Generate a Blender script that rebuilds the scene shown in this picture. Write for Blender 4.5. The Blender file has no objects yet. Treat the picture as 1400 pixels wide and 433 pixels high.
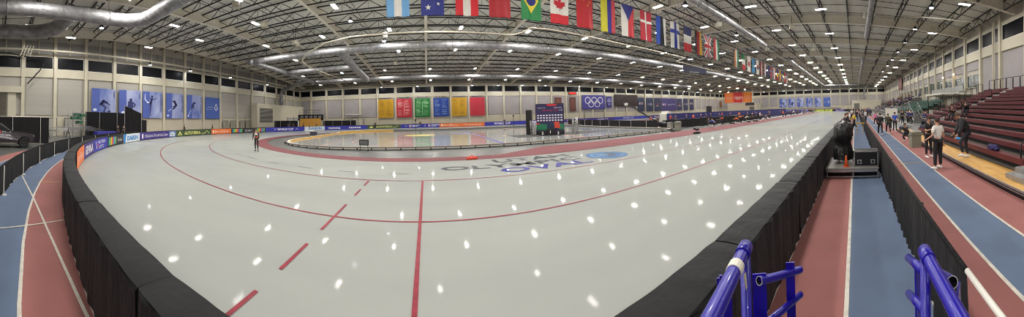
import bpy, bmesh, math, random
from mathutils import Vector, Matrix, geometry
random.seed(7)
PI = math.pi
COL = bpy.context.scene.collection
SC = bpy.context.scene

# ------------------------------------------------------------------ materials
def lin(c):
    c = c / 255.0
    return c / 12.92 if c <= 0.04045 else ((c + 0.055) / 1.055) ** 2.4

_M = {}
def mat(name, rgb, rough=.6, metal=0., var=.06, scale=3., bump=0., bscale=20., spec=.5, emit=0., rgb2=None, stretch=None, coat=0., alpha=None):
    """procedural surface: base colour broken up by noise, optional bump"""
    if name in _M: return _M[name]
    m = bpy.data.materials.new(name); m.use_nodes = True
    nt = m.node_tree; N = nt.nodes; L = nt.links
    b = N['Principled BSDF']
    a = [lin(v) for v in rgb]
    c2 = [lin(v) for v in rgb2] if rgb2 else [max(0, v * (1 - var * 2.2)) for v in a]
    tc = N.new('ShaderNodeTexCoord'); no = N.new('ShaderNodeTexNoise'); no.inputs['Scale'].default_value = scale
    no.inputs['Detail'].default_value = 4
    src = tc.outputs['Object']
    if stretch:
        mp = N.new('ShaderNodeMapping'); mp.inputs['Scale'].default_value = stretch
        L.new(src, mp.inputs['Vector']); src = mp.outputs['Vector']
    L.new(src, no.inputs['Vector'])
    mx = N.new('ShaderNodeMix'); mx.data_type = 'RGBA'
    mx.inputs['A'].default_value = (*c2, 1); mx.inputs['B'].default_value = (*a, 1)
    mr = N.new('ShaderNodeMapRange'); mr.inputs['From Min'].default_value = .3; mr.inputs['From Max'].default_value = .65
    L.new(no.outputs['Fac'], mr.inputs['Value']); L.new(mr.outputs['Result'], mx.inputs['Factor'])
    L.new(mx.outputs['Result'], b.inputs['Base Color'])
    b.inputs['Roughness'].default_value = rough; b.inputs['Metallic'].default_value = metal
    b.inputs['Specular IOR Level'].default_value = spec
    if coat: b.inputs['Coat Weight'].default_value = coat
    if emit:
        b.inputs['Emission Color'].default_value = (*a, 1); b.inputs['Emission Strength'].default_value = emit
    if bump:
        n2 = N.new('ShaderNodeTexNoise'); n2.inputs['Scale'].default_value = bscale; n2.inputs['Detail'].default_value = 3
        L.new(src, n2.inputs['Vector'])
        bp = N.new('ShaderNodeBump'); bp.inputs['Strength'].default_value = bump; bp.inputs['Distance'].default_value = .05
        L.new(n2.outputs['Fac'], bp.inputs['Height']); L.new(bp.outputs['Normal'], b.inputs['Normal'])
    _M[name] = m
    return m

def C(r, g, b, rough=.6, **k):
    """plain paint / print of a given colour"""
    return mat('paint_%d_%d_%d_%d' % (r, g, b, int(rough * 10)), (r, g, b), rough, var=.03, **k)

def glow(name, rgb, strength):
    if name in _M: return _M[name]
    m = bpy.data.materials.new(name); m.use_nodes = True
    nt = m.node_tree; nt.nodes.clear()
    e = nt.nodes.new('ShaderNodeEmission'); o = nt.nodes.new('ShaderNodeOutputMaterial')
    bb = nt.nodes.new('ShaderNodeRGB'); bb.outputs[0].default_value = (*[lin(v) for v in rgb], 1)
    nt.links.new(bb.outputs[0], e.inputs['Color']); e.inputs['Strength'].default_value = strength
    nt.links.new(e.outputs[0], o.inputs['Surface']); _M[name] = m
    return m

# ------------------------------------------------------------------ objects
def tag(o, label=None, cat=None, group=None, kind=None):
    if label: o['label'] = label
    if cat: o['category'] = cat
    if group: o['group'] = group
    if kind: o['kind'] = kind
    return o

def thing(name, label, cat, loc=(0, 0, 0), rz=0., group=None):
    o = bpy.data.objects.new(name, None); COL.objects.link(o)
    o.empty_display_size = .2
    o.location = loc; o.rotation_euler = (0, 0, rz)
    return tag(o, label, cat, group)

def copy_tree(o, parent=None):
    c = o.copy(); COL.objects.link(c)
    if parent is not None: c.parent = parent
    for ch in o.children: copy_tree(ch, c)
    return c

def dup(o, loc, rz=None, label=None, group=None):
    c = copy_tree(o); c.location = loc
    if rz is not None: c.rotation_euler = (0, 0, rz)
    if label: c['label'] = label
    if group: c['group'] = group
    return c

class MB:
    def __init__(s): s.v = []; s.f = []; s.m = []; s.sm = False
    def add(s, vs, fs, m=0):
        b = len(s.v); s.v.extend([tuple(v) for v in vs])
        for f in fs: s.f.append(tuple(b + i for i in f)); s.m.append(m)
        return s
    def box(s, x0, y0, z0, x1, y1, z1, m=0):
        vs = [(x0, y0, z0), (x1, y0, z0), (x1, y1, z0), (x0, y1, z0), (x0, y0, z1), (x1, y0, z1), (x1, y1, z1), (x0, y1, z1)]
        return s.add(vs, [(0, 3, 2, 1), (4, 5, 6, 7), (0, 1, 5, 4), (1, 2, 6, 5), (2, 3, 7, 6), (3, 0, 4, 7)], m)
    def bbox(s, x0, y0, z0, x1, y1, z1, r=.02, m=0):
        """box with chamfered edges"""
        r = min(r, abs(x1 - x0) / 2.01, abs(y1 - y0) / 2.01, abs(z1 - z0) / 2.01)
        bm = bmesh.new(); bmesh.ops.create_cube(bm, size=1.)
        for v in bm.verts:
            v.co = ((x0 + x1) / 2 + v.co.x * (x1 - x0), (y0 + y1) / 2 + v.co.y * (y1 - y0), (z0 + z1) / 2 + v.co.z * (z1 - z0))
        bmesh.ops.bevel(bm, geom=bm.edges[:], offset=r, segments=2, profile=.6, affect='EDGES')
        s.add([v.co[:] for v in bm.verts], [[v.index for v in f.verts] for f in bm.faces], m); bm.free()
        return s
    def bar(s, p, q, w, h=None, m=0):
        """square bar from p to q"""
        p = Vector(p); q = Vector(q); h = h or w; d = (q - p)
        if d.length < 1e-6: return s
        d.normalize(); up = Vector((0, 0, 1)) if abs(d.z) < .95 else Vector((1, 0, 0))
        a = d.cross(up).normalized(); b = a.cross(d)
        vs = []
        for c in (p, q):
            for i, j in ((-1, -1), (1, -1), (1, 1), (-1, 1)): vs.append(c + a * (i * w / 2) + b * (j * h / 2))
        return s.add(vs, [(0, 1, 2, 3), (7, 6, 5, 4), (0, 4, 5, 1), (1, 5, 6, 2), (2, 6, 7, 3), (3, 7, 4, 0)], m)
    def tube(s, path, r, n=10, m=0, cap=True, closed=False, ribs=0.):
        P = [Vector(p) for p in path]; K = len(P); rs = r if isinstance(r, (list, tuple)) else [r] * K
        b0 = len(s.v); ref = None
        for i, p in enumerate(P):
            if closed: t = P[(i + 1) % K] - P[i - 1]
            else: t = P[min(i + 1, K - 1)] - P[max(i - 1, 0)]
            t.normalize()
            if ref is None: ref = Vector((0, 0, 1)) if abs(t.z) < .9 else Vector((1, 0, 0))
            a = (ref - t * ref.dot(t)); a.normalize(); c = t.cross(a); ref = a
            for k in range(n):
                an = 2 * PI * k / n; s.v.append(tuple(p + (a * math.cos(an) + c * math.sin(an)) * rs[i]))
        for i in range(K if closed else K - 1):
            for k in range(n):
                A = b0 + i * n + k; B = b0 + i * n + (k + 1) % n; D = b0 + ((i + 1) % K) * n
                s.f.append((A, B, D + (k + 1) % n, D + k)); s.m.append(m)
        if cap and not closed:
            s.f.append(tuple(b0 + k for k in range(n))[::-1]); s.m.append(m)
            s.f.append(tuple(b0 + (K - 1) * n + k for k in range(n))); s.m.append(m)
        return s
    def lathe(s, prof, c=(0, 0, 0), n=16, m=0, axis='z'):
        b0 = len(s.v)
        for r, z in prof:
            for k in range(n):
                a = 2 * PI * k / n; x, y = r * math.cos(a), r * math.sin(a)
                p = (x, y, z) if axis == 'z' else ((z, x, y) if axis == 'x' else (x, z, y))
                s.v.append((c[0] + p[0], c[1] + p[1], c[2] + p[2]))
        for i in range(len(prof) - 1):
            for k in range(n):
                s.f.append((b0 + i * n + k, b0 + i * n + (k + 1) % n, b0 + (i + 1) * n + (k + 1) % n, b0 + (i + 1) * n + k)); s.m.append(m)
        s.f.append(tuple(b0 + k for k in range(n))[::-1]); s.m.append(m)
        s.f.append(tuple(b0 + (len(prof) - 1) * n + k for k in range(n))); s.m.append(m)
        return s
    def ball(s, c, r, m=0, sub=2):
        bm = bmesh.new(); bmesh.ops.create_icosphere(bm, subdivisions=sub, radius=1.)
        rr = r if isinstance(r, (tuple, list)) else (r, r, r)
        s.add([(c[0] + v.co.x * rr[0], c[1] + v.co.y * rr[1], c[2] + v.co.z * rr[2]) for v in bm.verts], [[v.index for v in f.verts] for f in bm.faces], m); bm.free()
        return s
    def prism(s, pts, y0, y1, m=0, axis='y'):
        """outline (a,b) extruded along an axis"""
        n = len(pts); f3 = {'y': lambda a, b, c: (a, c, b), 'x': lambda a, b, c: (c, a, b), 'z': lambda a, b, c: (a, b, c)}[axis]
        vs = [f3(a, b, y0) for a, b in pts] + [f3(a, b, y1) for a, b in pts]
        return s.add(vs, [tuple(range(n)), tuple(range(2 * n - 1, n - 1, -1))] + [(i, i + n, (i + 1) % n + n, (i + 1) % n) for i in range(n)], m)
    def draw(s, shapes, fn):
        """2D shapes mapped on to a surface; every layer lies a few mm above the last"""
        for vs, fs, m, l in shapes: s.add([fn(a, b, l) for a, b in vs], fs, m)
        return s
    def mesh(s, name, mats, smooth=False):
        me = bpy.data.meshes.new(name); me.from_pydata(s.v, [], s.f)
        mats = mats if isinstance(mats, (list, tuple)) else [mats]
        for m in mats: me.materials.append(m)
        for p, mi in zip(me.polygons, s.m): p.material_index = mi
        if smooth:
            for p in me.polygons: p.use_smooth = True
        me.update(); return me
    def build(s, name, mats, parent=None, smooth=False, loc=None, rz=None, kind=None, label=None):
        o = bpy.data.objects.new(name, s.mesh(name, mats, smooth)); COL.objects.link(o)
        if parent is not None: o.parent = parent
        if loc: o.location = loc
        if rz is not None: o.rotation_euler = (0, 0, rz)
        if kind: o['kind'] = kind
        if label: o['label'] = label
        return o

def single(mb, name, mats, label, cat, group=None, smooth=False, loc=None, rz=None):
    return tag(mb.build(name, mats, None, smooth, loc, rz), label, cat, group)

def struct(mb, name, mats, smooth=False):
    return tag(mb.build(name, mats, None, smooth), kind='structure')

# ------------------------------------------------------------------ 2D drawing
def rect(a0, b0, a1, b1, m, l=1): return ([(a0, b0), (a1, b0), (a1, b1), (a0, b1)], [(0, 1, 2, 3)], m, l)
def grid(a0, b0, a1, b1, m, l=0, na=12, nb=1):
    vs = [(a0 + (a1 - a0) * i / na, b0 + (b1 - b0) * j / nb) for j in range(nb + 1) for i in range(na + 1)]
    return (vs, [(j * (na + 1) + i, j * (na + 1) + i + 1, (j + 1) * (na + 1) + i + 1, (j + 1) * (na + 1) + i) for j in range(nb) for i in range(na)], m, l)
def poly(p, m, l=1): return (p, [tuple(range(len(p)))], m, l)
def disc(ca, cb, ra, rb, m, l=1, n=24): return poly([(ca + ra * math.cos(2 * PI * k / n), cb + rb * math.sin(2 * PI * k / n)) for k in range(n)], m, l)
def ring(ca, cb, r, w, m, l=1, n=28, k0=0, k1=None, sy=1.):
    k1 = n if k1 is None else k1; vs = []
    for k in range(k0, k1 + 1):
        a = 2 * PI * k / n
        vs += [(ca + (r - w) * math.cos(a), cb + sy * (r - w) * math.sin(a)), (ca + r * math.cos(a), cb + sy * r * math.sin(a))]
    return (vs, [(2 * i, 2 * i + 1, 2 * i + 3, 2 * i + 2) for i in range(k1 - k0)], m, l)
def stroke(p, w, m, l=1):
    """line of given widths through points"""
    ws = w if isinstance(w, (list, tuple)) else [w] * len(p); vs = []
    for i, (a, b) in enumerate(p):
        x0, y0 = p[max(i - 1, 0)]; x1, y1 = p[min(i + 1, len(p) - 1)]
        dx, dy = x1 - x0, y1 - y0; d = math.hypot(dx, dy) or 1; nx, ny = -dy / d * ws[i] / 2, dx / d * ws[i] / 2
        vs += [(a + nx, b + ny), (a - nx, b - ny)]
    return (vs, [(2 * i, 2 * i + 1, 2 * i + 3, 2 * i + 2) for i in range(len(p) - 1)], m, l)
_T = {}
def text(t, a, b, h, m, l=2, w=None, align='L', rot=0, bold=0.):
    """letters of cap height h with the baseline start at (a, b); w stretches the line to that width"""
    key = (t, bold)
    if key not in _T:
        cu = bpy.data.curves.new('t', 'FONT'); cu.body = t; cu.resolution_u = 2; cu.offset = bold
        o = bpy.data.objects.new('t', cu); COL.objects.link(o); bpy.context.view_layer.update()
        me = bpy.data.meshes.new_from_object(o.evaluated_get(bpy.context.evaluated_depsgraph_get()))
        vs = [(v.co.x, v.co.y) for v in me.vertices]; fs = [tuple(p.vertices) for p in me.polygons]
        bpy.data.objects.remove(o); bpy.data.meshes.remove(me); bpy.data.curves.remove(cu); _T[key] = (vs, fs)
    vs, fs = _T[key]
    if not vs: return ([], [], m, l)
    x0 = min(v[0] for v in vs); x1 = max(v[0] for v in vs)
    sy = h / .69; sx = sy if w is None else w / (x1 - x0); W = (x1 - x0) * sx
    off = {'L': 0, 'C': -W / 2, 'R': -W}[align]
    out = [((x - x0) * sx + off, y * sy) for x, y in vs]
    if rot == -90: out = [(y, -x) for x, y in out]
    if rot == 90: out = [(-y, x) for x, y in out]
    return ([(a + x, b + y) for x, y in out], fs, m, l)

def plane_map(o, s, n, step=.012):
    """maps (a right, b up, layer) on to an upright plane through o, a along s, facing n"""
    o = Vector(o); s = Vector(s); n = Vector(n)
    return lambda a, b, l: tuple(o + s * a + Vector((0, 0, b)) + n * (l * step))

def board(name, label, cat, o, s, n, w, h, base, shapes, mats, group=None, th=.05, parts=None):
    """flat printed board: a thin box with its print on the front"""
    mb = MB(); f = plane_map(o, s, n); o = Vector(o); s = Vector(s).normalized(); n = Vector(n).normalized()
    a = [f(0, 0, 0), f(w, 0, 0), f(w, h, 0), f(0, h, 0)]; k = [tuple(Vector(p) - n * th) for p in a]
    mb.add(a + k, [(0, 1, 2, 3), (7, 6, 5, 4), (0, 4, 5, 1), (1, 5, 6, 2), (2, 6, 7, 3), (3, 7, 4, 0)], base)
    mb.draw(shapes, f)
    return single(mb, name, mats, label, cat, group)

# ------------------------------------------------------------------ layout of the place (metres; camera stands over the origin)
EX, LY, FX, RY = -40.5, 81., 154., -17.4       # end wall, far long wall, far end wall, stand side wall
CY, SX = 36.05, 112.                            # bend centre line and far end of the straights
def roofz(y): return 13.6 + 2.7 * (1 - ((y - 31.8) / 49.2) ** 2)
def oval(R, d):
    """point and heading on the stadium of radius R at arc length d measured on R=34.6, from the near straight's start, clockwise
    towards the left (d>0 goes round the near bend, d<0 runs up the near straight)"""
    Lb = PI * 34.6
    if d < 0: return (-d, CY - R), (-1, 0)
    if d < Lb:
        a = d / 34.6; return (-R * math.sin(a), CY - R * math.cos(a)), (-math.cos(a), math.sin(a))
    d -= Lb
    if d < SX: return (d, CY + R), (1, 0)
    a = (d - SX) / 34.6; return (SX + R * math.sin(a), CY + R * math.cos(a)), (math.cos(a), -math.sin(a))
def stad(R, n=64, x1=SX, dx=4):
    """closed outline of radius R"""
    p = [(-R * math.sin(PI * k / n), CY - R * math.cos(PI * k / n)) for k in range(n + 1)]
    p += [(x1 * k / 28, CY + R) for k in range(1, 28)]
    p += [(x1 + R * math.sin(PI * k / n), CY + R * math.cos(PI * k / n)) for k in range(n + 1)]
    p += [(x1 * (28 - k) / 28, CY - R) for k in range(1, 28)]
    return p
def band(R0, R1, z, mb=None, m=0, n=64):
    mb = mb or MB(); a = stad(R0, n); b = stad(R1, n); k = len(a)
    mb.add([(x, y, z) for x, y in a] + [(x, y, z) for x, y in b], [(i, (i + 1) % k, k + (i + 1) % k, k + i) for i in range(k)], m)
    return mb
EXPO = -0.1
# ------------------------------------------------------------------ setting materials
m_conc = mat('concrete_floor', (92, 94, 92), .35, var=.12, scale=.5, spec=.4)
m_red = mat('red_track', (150, 95, 91), .8, var=.07, scale=1.3, bump=.15, bscale=220)
m_blue = mat('blue_track', (92, 109, 136), .8, var=.08, scale=1.1, bump=.15, bscale=220)
m_mat = mat('red_mat', (104, 42, 48), .75, var=.1, scale=.8)
m_line = mat('white_line_paint', (205, 200, 188), .6, var=.12, scale=9)
m_yline = mat('yellow_line_paint', (188, 160, 92), .6, var=.1, scale=9)
m_wall = mat('wall_panel', (176, 172, 162), .75, var=.04, scale=.4)
m_wall2 = mat('acoustic_panel', (160, 155, 156), .85, var=.04, scale=.6, bump=.1, bscale=60)
m_cream = mat('cream_paint', (196, 190, 170), .55, var=.04, scale=.8)
m_cream2 = mat('cream_lower_wall', (190, 184, 164), .6, var=.05, scale=.5)
m_gable = mat('gable_panel', (140, 139, 136), .7, var=.05, scale=.5)
m_pane = mat('night_glass', (10, 11, 18), .35, var=.1, scale=.6, spec=.15)
m_white = mat('white_metal', (215, 213, 205), .4, var=.04)
m_joist = mat('dark_steel', (44, 45, 48), .55, metal=.3, var=.1)
m_girder = mat('girder_paint', (234, 229, 214), .5, var=.05)
m_deck = mat('roof_deck', (226, 226, 218), .7, var=.07, scale=.25, stretch=(.2, 3, 1))
m_duct = mat('galvanised_duct', (170, 171, 174), .5, metal=.6, var=.2, scale=1.6, bump=.9, bscale=2.4)
m_pipe = mat('cream_pipe', (190, 184, 166), .45, var=.04)
m_black = mat('black_cloth', (11, 11, 14), .9, var=.15, scale=3, bump=.6, bscale=6, stretch=(3, 3, .4))
m_vinyl = mat('black_vinyl', (27, 28, 30), .6, var=.1, scale=2.2, bump=.5, bscale=4, spec=.12)
m_blk = mat('black_metal', (24, 24, 26), .45, metal=.2, var=.1)
m_alu = mat('aluminium', (168, 168, 168), .35, metal=.7, var=.08, scale=6)
m_ply = mat('plywood', (206, 162, 88), .6, rgb2=(178, 132, 64), scale=2., stretch=(.7, 5, 1))
m_maroon = mat('maroon_seat', (90, 25, 31), .6, var=.1, scale=2.)
m_blueteel = mat('glossy_blue_paint', (21, 7, 146), .3, var=.08, scale=12, coat=.2)

def ice_material():
    m = bpy.data.materials.new('ice'); m.use_nodes = True; nt = m.node_tree; N = nt.nodes; L = nt.links; b = N['Principled BSDF']
    tc = N.new('ShaderNodeTexCoord')
    n1 = N.new('ShaderNodeTexNoise'); n1.inputs['Scale'].default_value = .35; n1.inputs['Detail'].default_value = 5
    mp = N.new('ShaderNodeMapping'); mp.inputs['Scale'].default_value = (.5, 1.6, 1)
    L.new(tc.outputs['Object'], mp.inputs['Vector']); L.new(mp.outputs['Vector'], n1.inputs['Vector'])
    cr = N.new('ShaderNodeValToRGB'); cr.color_ramp.elements[0].position = .3; cr.color_ramp.elements[0].color = (lin(142), lin(145), lin(142), 1)
    cr.color_ramp.elements[1].position = .7; cr.color_ramp.elements[1].color = (lin(150), lin(153), lin(149), 1)
    L.new(n1.outputs['Fac'], cr.inputs['Fac']); 
    N.remove(b); out = [n for n in N if n.type == 'OUTPUT_MATERIAL'][0]
    b = N.new('ShaderNodeBsdfDiffuse'); L.new(cr.outputs['Color'], b.inputs['Color'])
    gl = N.new('ShaderNodeBsdfGlossy'); gl.inputs['Roughness'].default_value = .05; gl.inputs['Color'].default_value = (1, 1, 1, 1)
    fr = N.new('ShaderNodeFresnel'); fr.inputs['IOR'].default_value = 1.31
    s0 = N.new('ShaderNodeMath'); s0.operation = 'MULTIPLY_ADD'; s0.inputs[1].default_value = .45; s0.inputs[2].default_value = .03; L.new(fr.outputs[0], s0.inputs[0])
    sc = N.new('ShaderNodeMath'); sc.operation = 'MULTIPLY'; L.new(s0.outputs[0], sc.inputs[1]); L.new(fr.outputs[0], sc.inputs[0])
    mx = N.new('ShaderNodeMixShader'); L.new(sc.outputs[0], mx.inputs[0]); L.new(b.outputs[0], mx.inputs[1]); L.new(gl.outputs[0], mx.inputs[2]); L.new(mx.outputs[0], out.inputs['Surface'])
    n2 = N.new('ShaderNodeTexNoise'); n2.inputs['Scale'].default_value = 1.2; n2.inputs['Detail'].default_value = 2
    L.new(tc.outputs['Object'], n2.inputs['Vector'])
    bp = N.new('ShaderNodeBump'); bp.inputs['Strength'].default_value = .03; bp.inputs['Distance'].default_value = .02
    L.new(n2.outputs['Fac'], bp.inputs['Height']); L.new(bp.outputs['Normal'], gl.inputs['Normal'])
    return m
m_ice = ice_material()
m_lred = mat('red_ice_line', (136, 36, 52), .4, var=.15, scale=6, spec=.15)
m_lblk = mat('dark_ice_line', (70, 72, 78), .4, spec=.15)
m_logo = mat('grey_ice_letters', (44, 46, 56), .4, var=.08, spec=.15)
m_logob = mat('blue_ice_letters', (24, 16, 124), .4, var=.08, spec=.15)

# ------------------------------------------------------------------ floor, ice and track
mb = MB(); mb.add([(EX - .2, RY - .2, -.02), (FX + .2, RY - .2, -.02), (FX + .2, LY + .2, -.02), (EX - .2, LY + .2, -.02)], [(0, 1, 2, 3)])
struct(mb, 'floor', m_conc)
RI = 21.2
struct(band(RI, 34.7, .012), 'floor_ice', m_ice)
for nm, r0, r1, m in (('floor_track_inner_red', 35.0, 35.9, m_red), ('floor_track_inner_blue', 35.9, 36.9, m_blue),
                      ('floor_track_middle_red', 36.9, 37.9, m_red), ('floor_track_outer_blue', 37.9, 38.82, m_blue), ('floor_track_outer_red', 38.82, 39.85, m_red)):
    struct(band(r0, r1, .004), nm, m)
for nm, r in (('floor_line_inner', 34.99), ('floor_line_second', 35.9), ('floor_line_third', 36.93), ('floor_line_fourth', 37.9), ('floor_line_fifth', 38.82)):
    struct(band(r - .028, r + .028, .010), nm, m_line)
def strip(p, q, w, z, m, nm):
    mb = MB(); mb.draw([stroke([p, q], w, 0, 0)], lambda a, b, l: (a, b, z)); struct(mb, nm, m)
strip((-12.4, 1.05), (-8.2, 1.12), .05, .012, m_line, 'floor_line_diagonal')
strip((-8.2, 1.12), (-2.4, 1.1), .05, .012, m_line, 'floor_line_diagonal')
strip((-5.9, .0), (-6.3, 1.6), .05, .013, m_line, 'floor_line_start')
strip((-10.3, 1.5), (-10.1, 2.5), .05, .013, m_yline, 'floor_line_yellow')
for x in (10.6,): strip((x, -.9), (x + .1, -2.7), .05, .014, m_yline, 'floor_line_yellow')
# ice markings
struct(band(29.80, 29.86, .020), 'floor_line_ice_outer', m_lred)
struct(band(25.72, 25.78, .020), 'floor_line_ice_inner', m_lred)
strip((-.2, 1.5), (-.2, 10.28), .07, .022, m_lred, 'floor_line_ice_start')
for a, b in ((2.2, 3.1), (3.75, 4.75), (5.45, 7.3), (8.2, 8.95), (9.5, 10.25)):
    strip((-2.25, a), (-2.25, b), .07, .022, m_lred, 'floor_line_ice_dash')
strip((1.4, 1.62), (1.15, 2.35), .035, .021, m_lblk, 'floor_line_ice_scratch')
for k in range(16):
    a0 = math.radians(2 + k * 5.6); a1 = a0 + .035
    R_ = 24.4; strip((-R_ * math.sin(a0), CY - R_ * math.cos(a0)), (-R_ * math.sin(a1), CY - R_ * math.cos(a1)), .06, .021, m_lblk, 'floor_line_ice_guide')
mb = MB(); fn = lambda a, b, l: (a, b, .018 + l * .003)
mb.draw([text('UTAH', 3.4, 13.4, .95, 0, 1, w=4.3, bold=.02), text('OLYMPIC', .6, 12.15, .85, 0, 1, w=7.1, bold=.02), text('OVAL', 3.1, 10.9, .95, 1, 1, w=4.5, bold=.02)], fn)
struct(mb, 'floor_ice_lettering', [m_logo, m_logob])
mb = MB(); mb.draw([disc(9.35, 12.15, 1.2, 1.2, 0, 1, 40), ring(9.35, 12.15, .95, .12, 2, 2, 32), disc(9.4, 12.2, .55, .5, 1, 2, 24), disc(9.15, 12.3, .3, .42, 2, 3, 16)], fn)
struct(mb, 'floor_ice_emblem', [mat('ice_emblem_blue', (28, 84, 134), .4, spec=.15), mat('ice_emblem_grey', (56, 66, 78), .4, spec=.15), mat('ice_emblem_pale', (66, 112, 148), .4, spec=.15)])
# inner red mat ring, wider along the straights
mb = band(RI - 1.35, RI, .02)
mb.add([(4.3, 16.2, .02), (SX - 4, 16.2, .02), (SX - 4, 18.7, .02), (8.5, 18.7, .02)], [(0, 1, 2, 3)])
mb.add([(8, CY + 16.2, .02), (SX - 4, CY + 16.2, .02), (SX - 4, CY + 19.9, .02), (4, CY + 19.9, .02)], [(0, 1, 2, 3)])
struct(mb, 'floor_mat_red', m_mat)

# ------------------------------------------------------------------ hockey rink inside the oval
X0, X1, Y0, Y1, RR = -15., 26.6, 21., 53., 8.5
def rrect(g):
    p = []
    for cx, cy, a0, r in ((X1 - 1.5, Y1 - 1.5, 0, 1.5), (X0 + RR, Y1 - RR, 90, RR), (X0 + RR, Y0 + RR, 180, RR), (X1 - 1.5, Y0 + 1.5, 270, 1.5)):
        for k in range(13):
            a = math.radians(a0 + 7.5 * k); p.append((cx + (r + g) * math.cos(a), cy + (r + g) * math.sin(a)))
    return p
mb = MB(); p = rrect(0); mb.add([(x, y, .03) for x, y in p], [tuple(range(len(p)))])
m_rice = mat('grey_rink_ice', (156, 160, 158), .1, var=.08, scale=.25, spec=.8)
struct(mb, 'floor_rink_ice', m_rice)
mb = MB(); fr = lambda a, b, l: (a, b, .032 + l * .004)
mb.draw([stroke([(6.5, Y0), (6.5, Y1)], .3, 0), stroke([(-9.5, Y0 + 2), (-9.5, Y1 - 2)], .12, 1), stroke([(15, Y0), (15, Y1)], .3, 1), stroke([(23.5, Y0), (23.5, Y1)], .3, 0)] +
        [ring(x, y, 4.5, .1, 1) for x in (-3.5,) for y in (29, 45)] + [ring(15, 37, 4.5, .1, 0)] +
        [disc(-3.5, 29, .4, .4, 1), disc(-3.5, 45, .4, .4, 1), disc(9, 31, .3, .3, 1), disc(9, 43, .3, .3, 1), disc(-1, 38, 2.2, 2.2, 2), disc(5, 40, 1.6, 1.6, 3)], fr)
struct(mb, 'floor_rink_marking', [C(92, 88, 158, .3), C(186, 120, 122, .3), C(196, 180, 112, .3), C(110, 122, 170, .3)])
def curb(name, g0, g1, z0, z1, mats, m):
    a, b = rrect(g0), rrect(g1); n = len(a); mb = MB()
    zz = lambda y: z1 if y > 45 else .2
    vs = [(x, y, z0) for x, y in a] + [(x, y, zz(y)) for x, y in a] + [(x, y, zz(y)) for x, y in b] + [(x, y, z0) for x, y in b]
    for i in range(n):
        j = (i + 1) % n
        mb.add([vs[i], vs[j], vs[n + j], vs[n + i]], [(0, 1, 2, 3)], m[0] if vs[i][0] < 13 else 2)
        mb.add([vs[n + i], vs[n + j], vs[2 * n + j], vs[2 * n + i]], [(0, 1, 2, 3)], m[1])
        mb.add([vs[2 * n + i], vs[2 * n + j], vs[3 * n + j], vs[3 * n + i]], [(0, 1, 2, 3)], m[1])
    return mb
t = thing('rink_curb', 'low curb round the grey inner rink, yellow on its inside with a dark hose rail', 'curb', (0, 0, 0))
mk = [C(196, 150, 54, .5), C(196, 196, 190, .5), C(90, 90, 88, .5)]
curb('k', 0, .3, .03, .3, mk, (0, 1)).build('kick_strip', mk, t)
mb = MB(); pp = rrect(.5); mb.tube([(x, y, .22) for x, y in pp], .045, 6, closed=True); mb.build('hose', C(112, 98, 84), t)
i = 0; n = len(pp); acc = 0
posts = []
for i in range(n):
    a = Vector(pp[i]); b = Vector(pp[(i + 1) % n]); d = (b - a).length
    k = max(1, int(d / 1.1))
    for j in range(k):
        q = a.lerp(b, j / k)
        if q.y < 30: posts.append(q)
for q in posts[:99]:
    mb = MB(); mb.bbox(q.x - .035, q.y - .035, 0, q.x + .035, q.y + .035, .25, .01); mb.build('hose_post', m_joist, t)

# ------------------------------------------------------------------ walls
def wallbox(nm, x0, y0, z0, x1, y1, z1, m): mb = MB(); mb.box(x0, y0, z0, x1, y1, z1); return struct(mb, nm, m)
WB, WT = 10.0, 11.9
wallbox('wall_far', EX, LY, 0, FX, LY + .3, 14.4, m_wall)
wallbox('wall_right', EX, RY - .3, 0, FX, RY, 14.4, m_wall)
for nm, x, sgn in (('wall_left', EX, -1), ('wall_end', FX, 1)):
    mb = MB(); n = 24; pts = [(RY, 0)] + [(RY + (LY - RY) * k / n, roofz(RY + (LY - RY) * k / n) + .05) for k in range(n + 1)] + [(LY, 0)]
    mb.prism(pts, x, x + .3 * sgn, axis='x'); struct(mb, nm, m_wall)
mb = MB(); n = 32
ys = [RY - .3 + (LY + .3 - RY + .3) * k / n for k in range(n + 1)]
for x0 in range(12):
    a = EX - .3 + (FX - EX + .6) * x0 / 12; b = EX - .3 + (FX - EX + .6) * (x0 + 1) / 12
    for k in range(n):
        mb.add([(a, ys[k], roofz(ys[k])), (a, ys[k + 1], roofz(ys[k + 1])), (b, ys[k + 1], roofz(ys[k + 1])), (b, ys[k], roofz(ys[k]))], [(0, 1, 2, 3)])
struct(mb, 'ceiling', m_deck)

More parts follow.
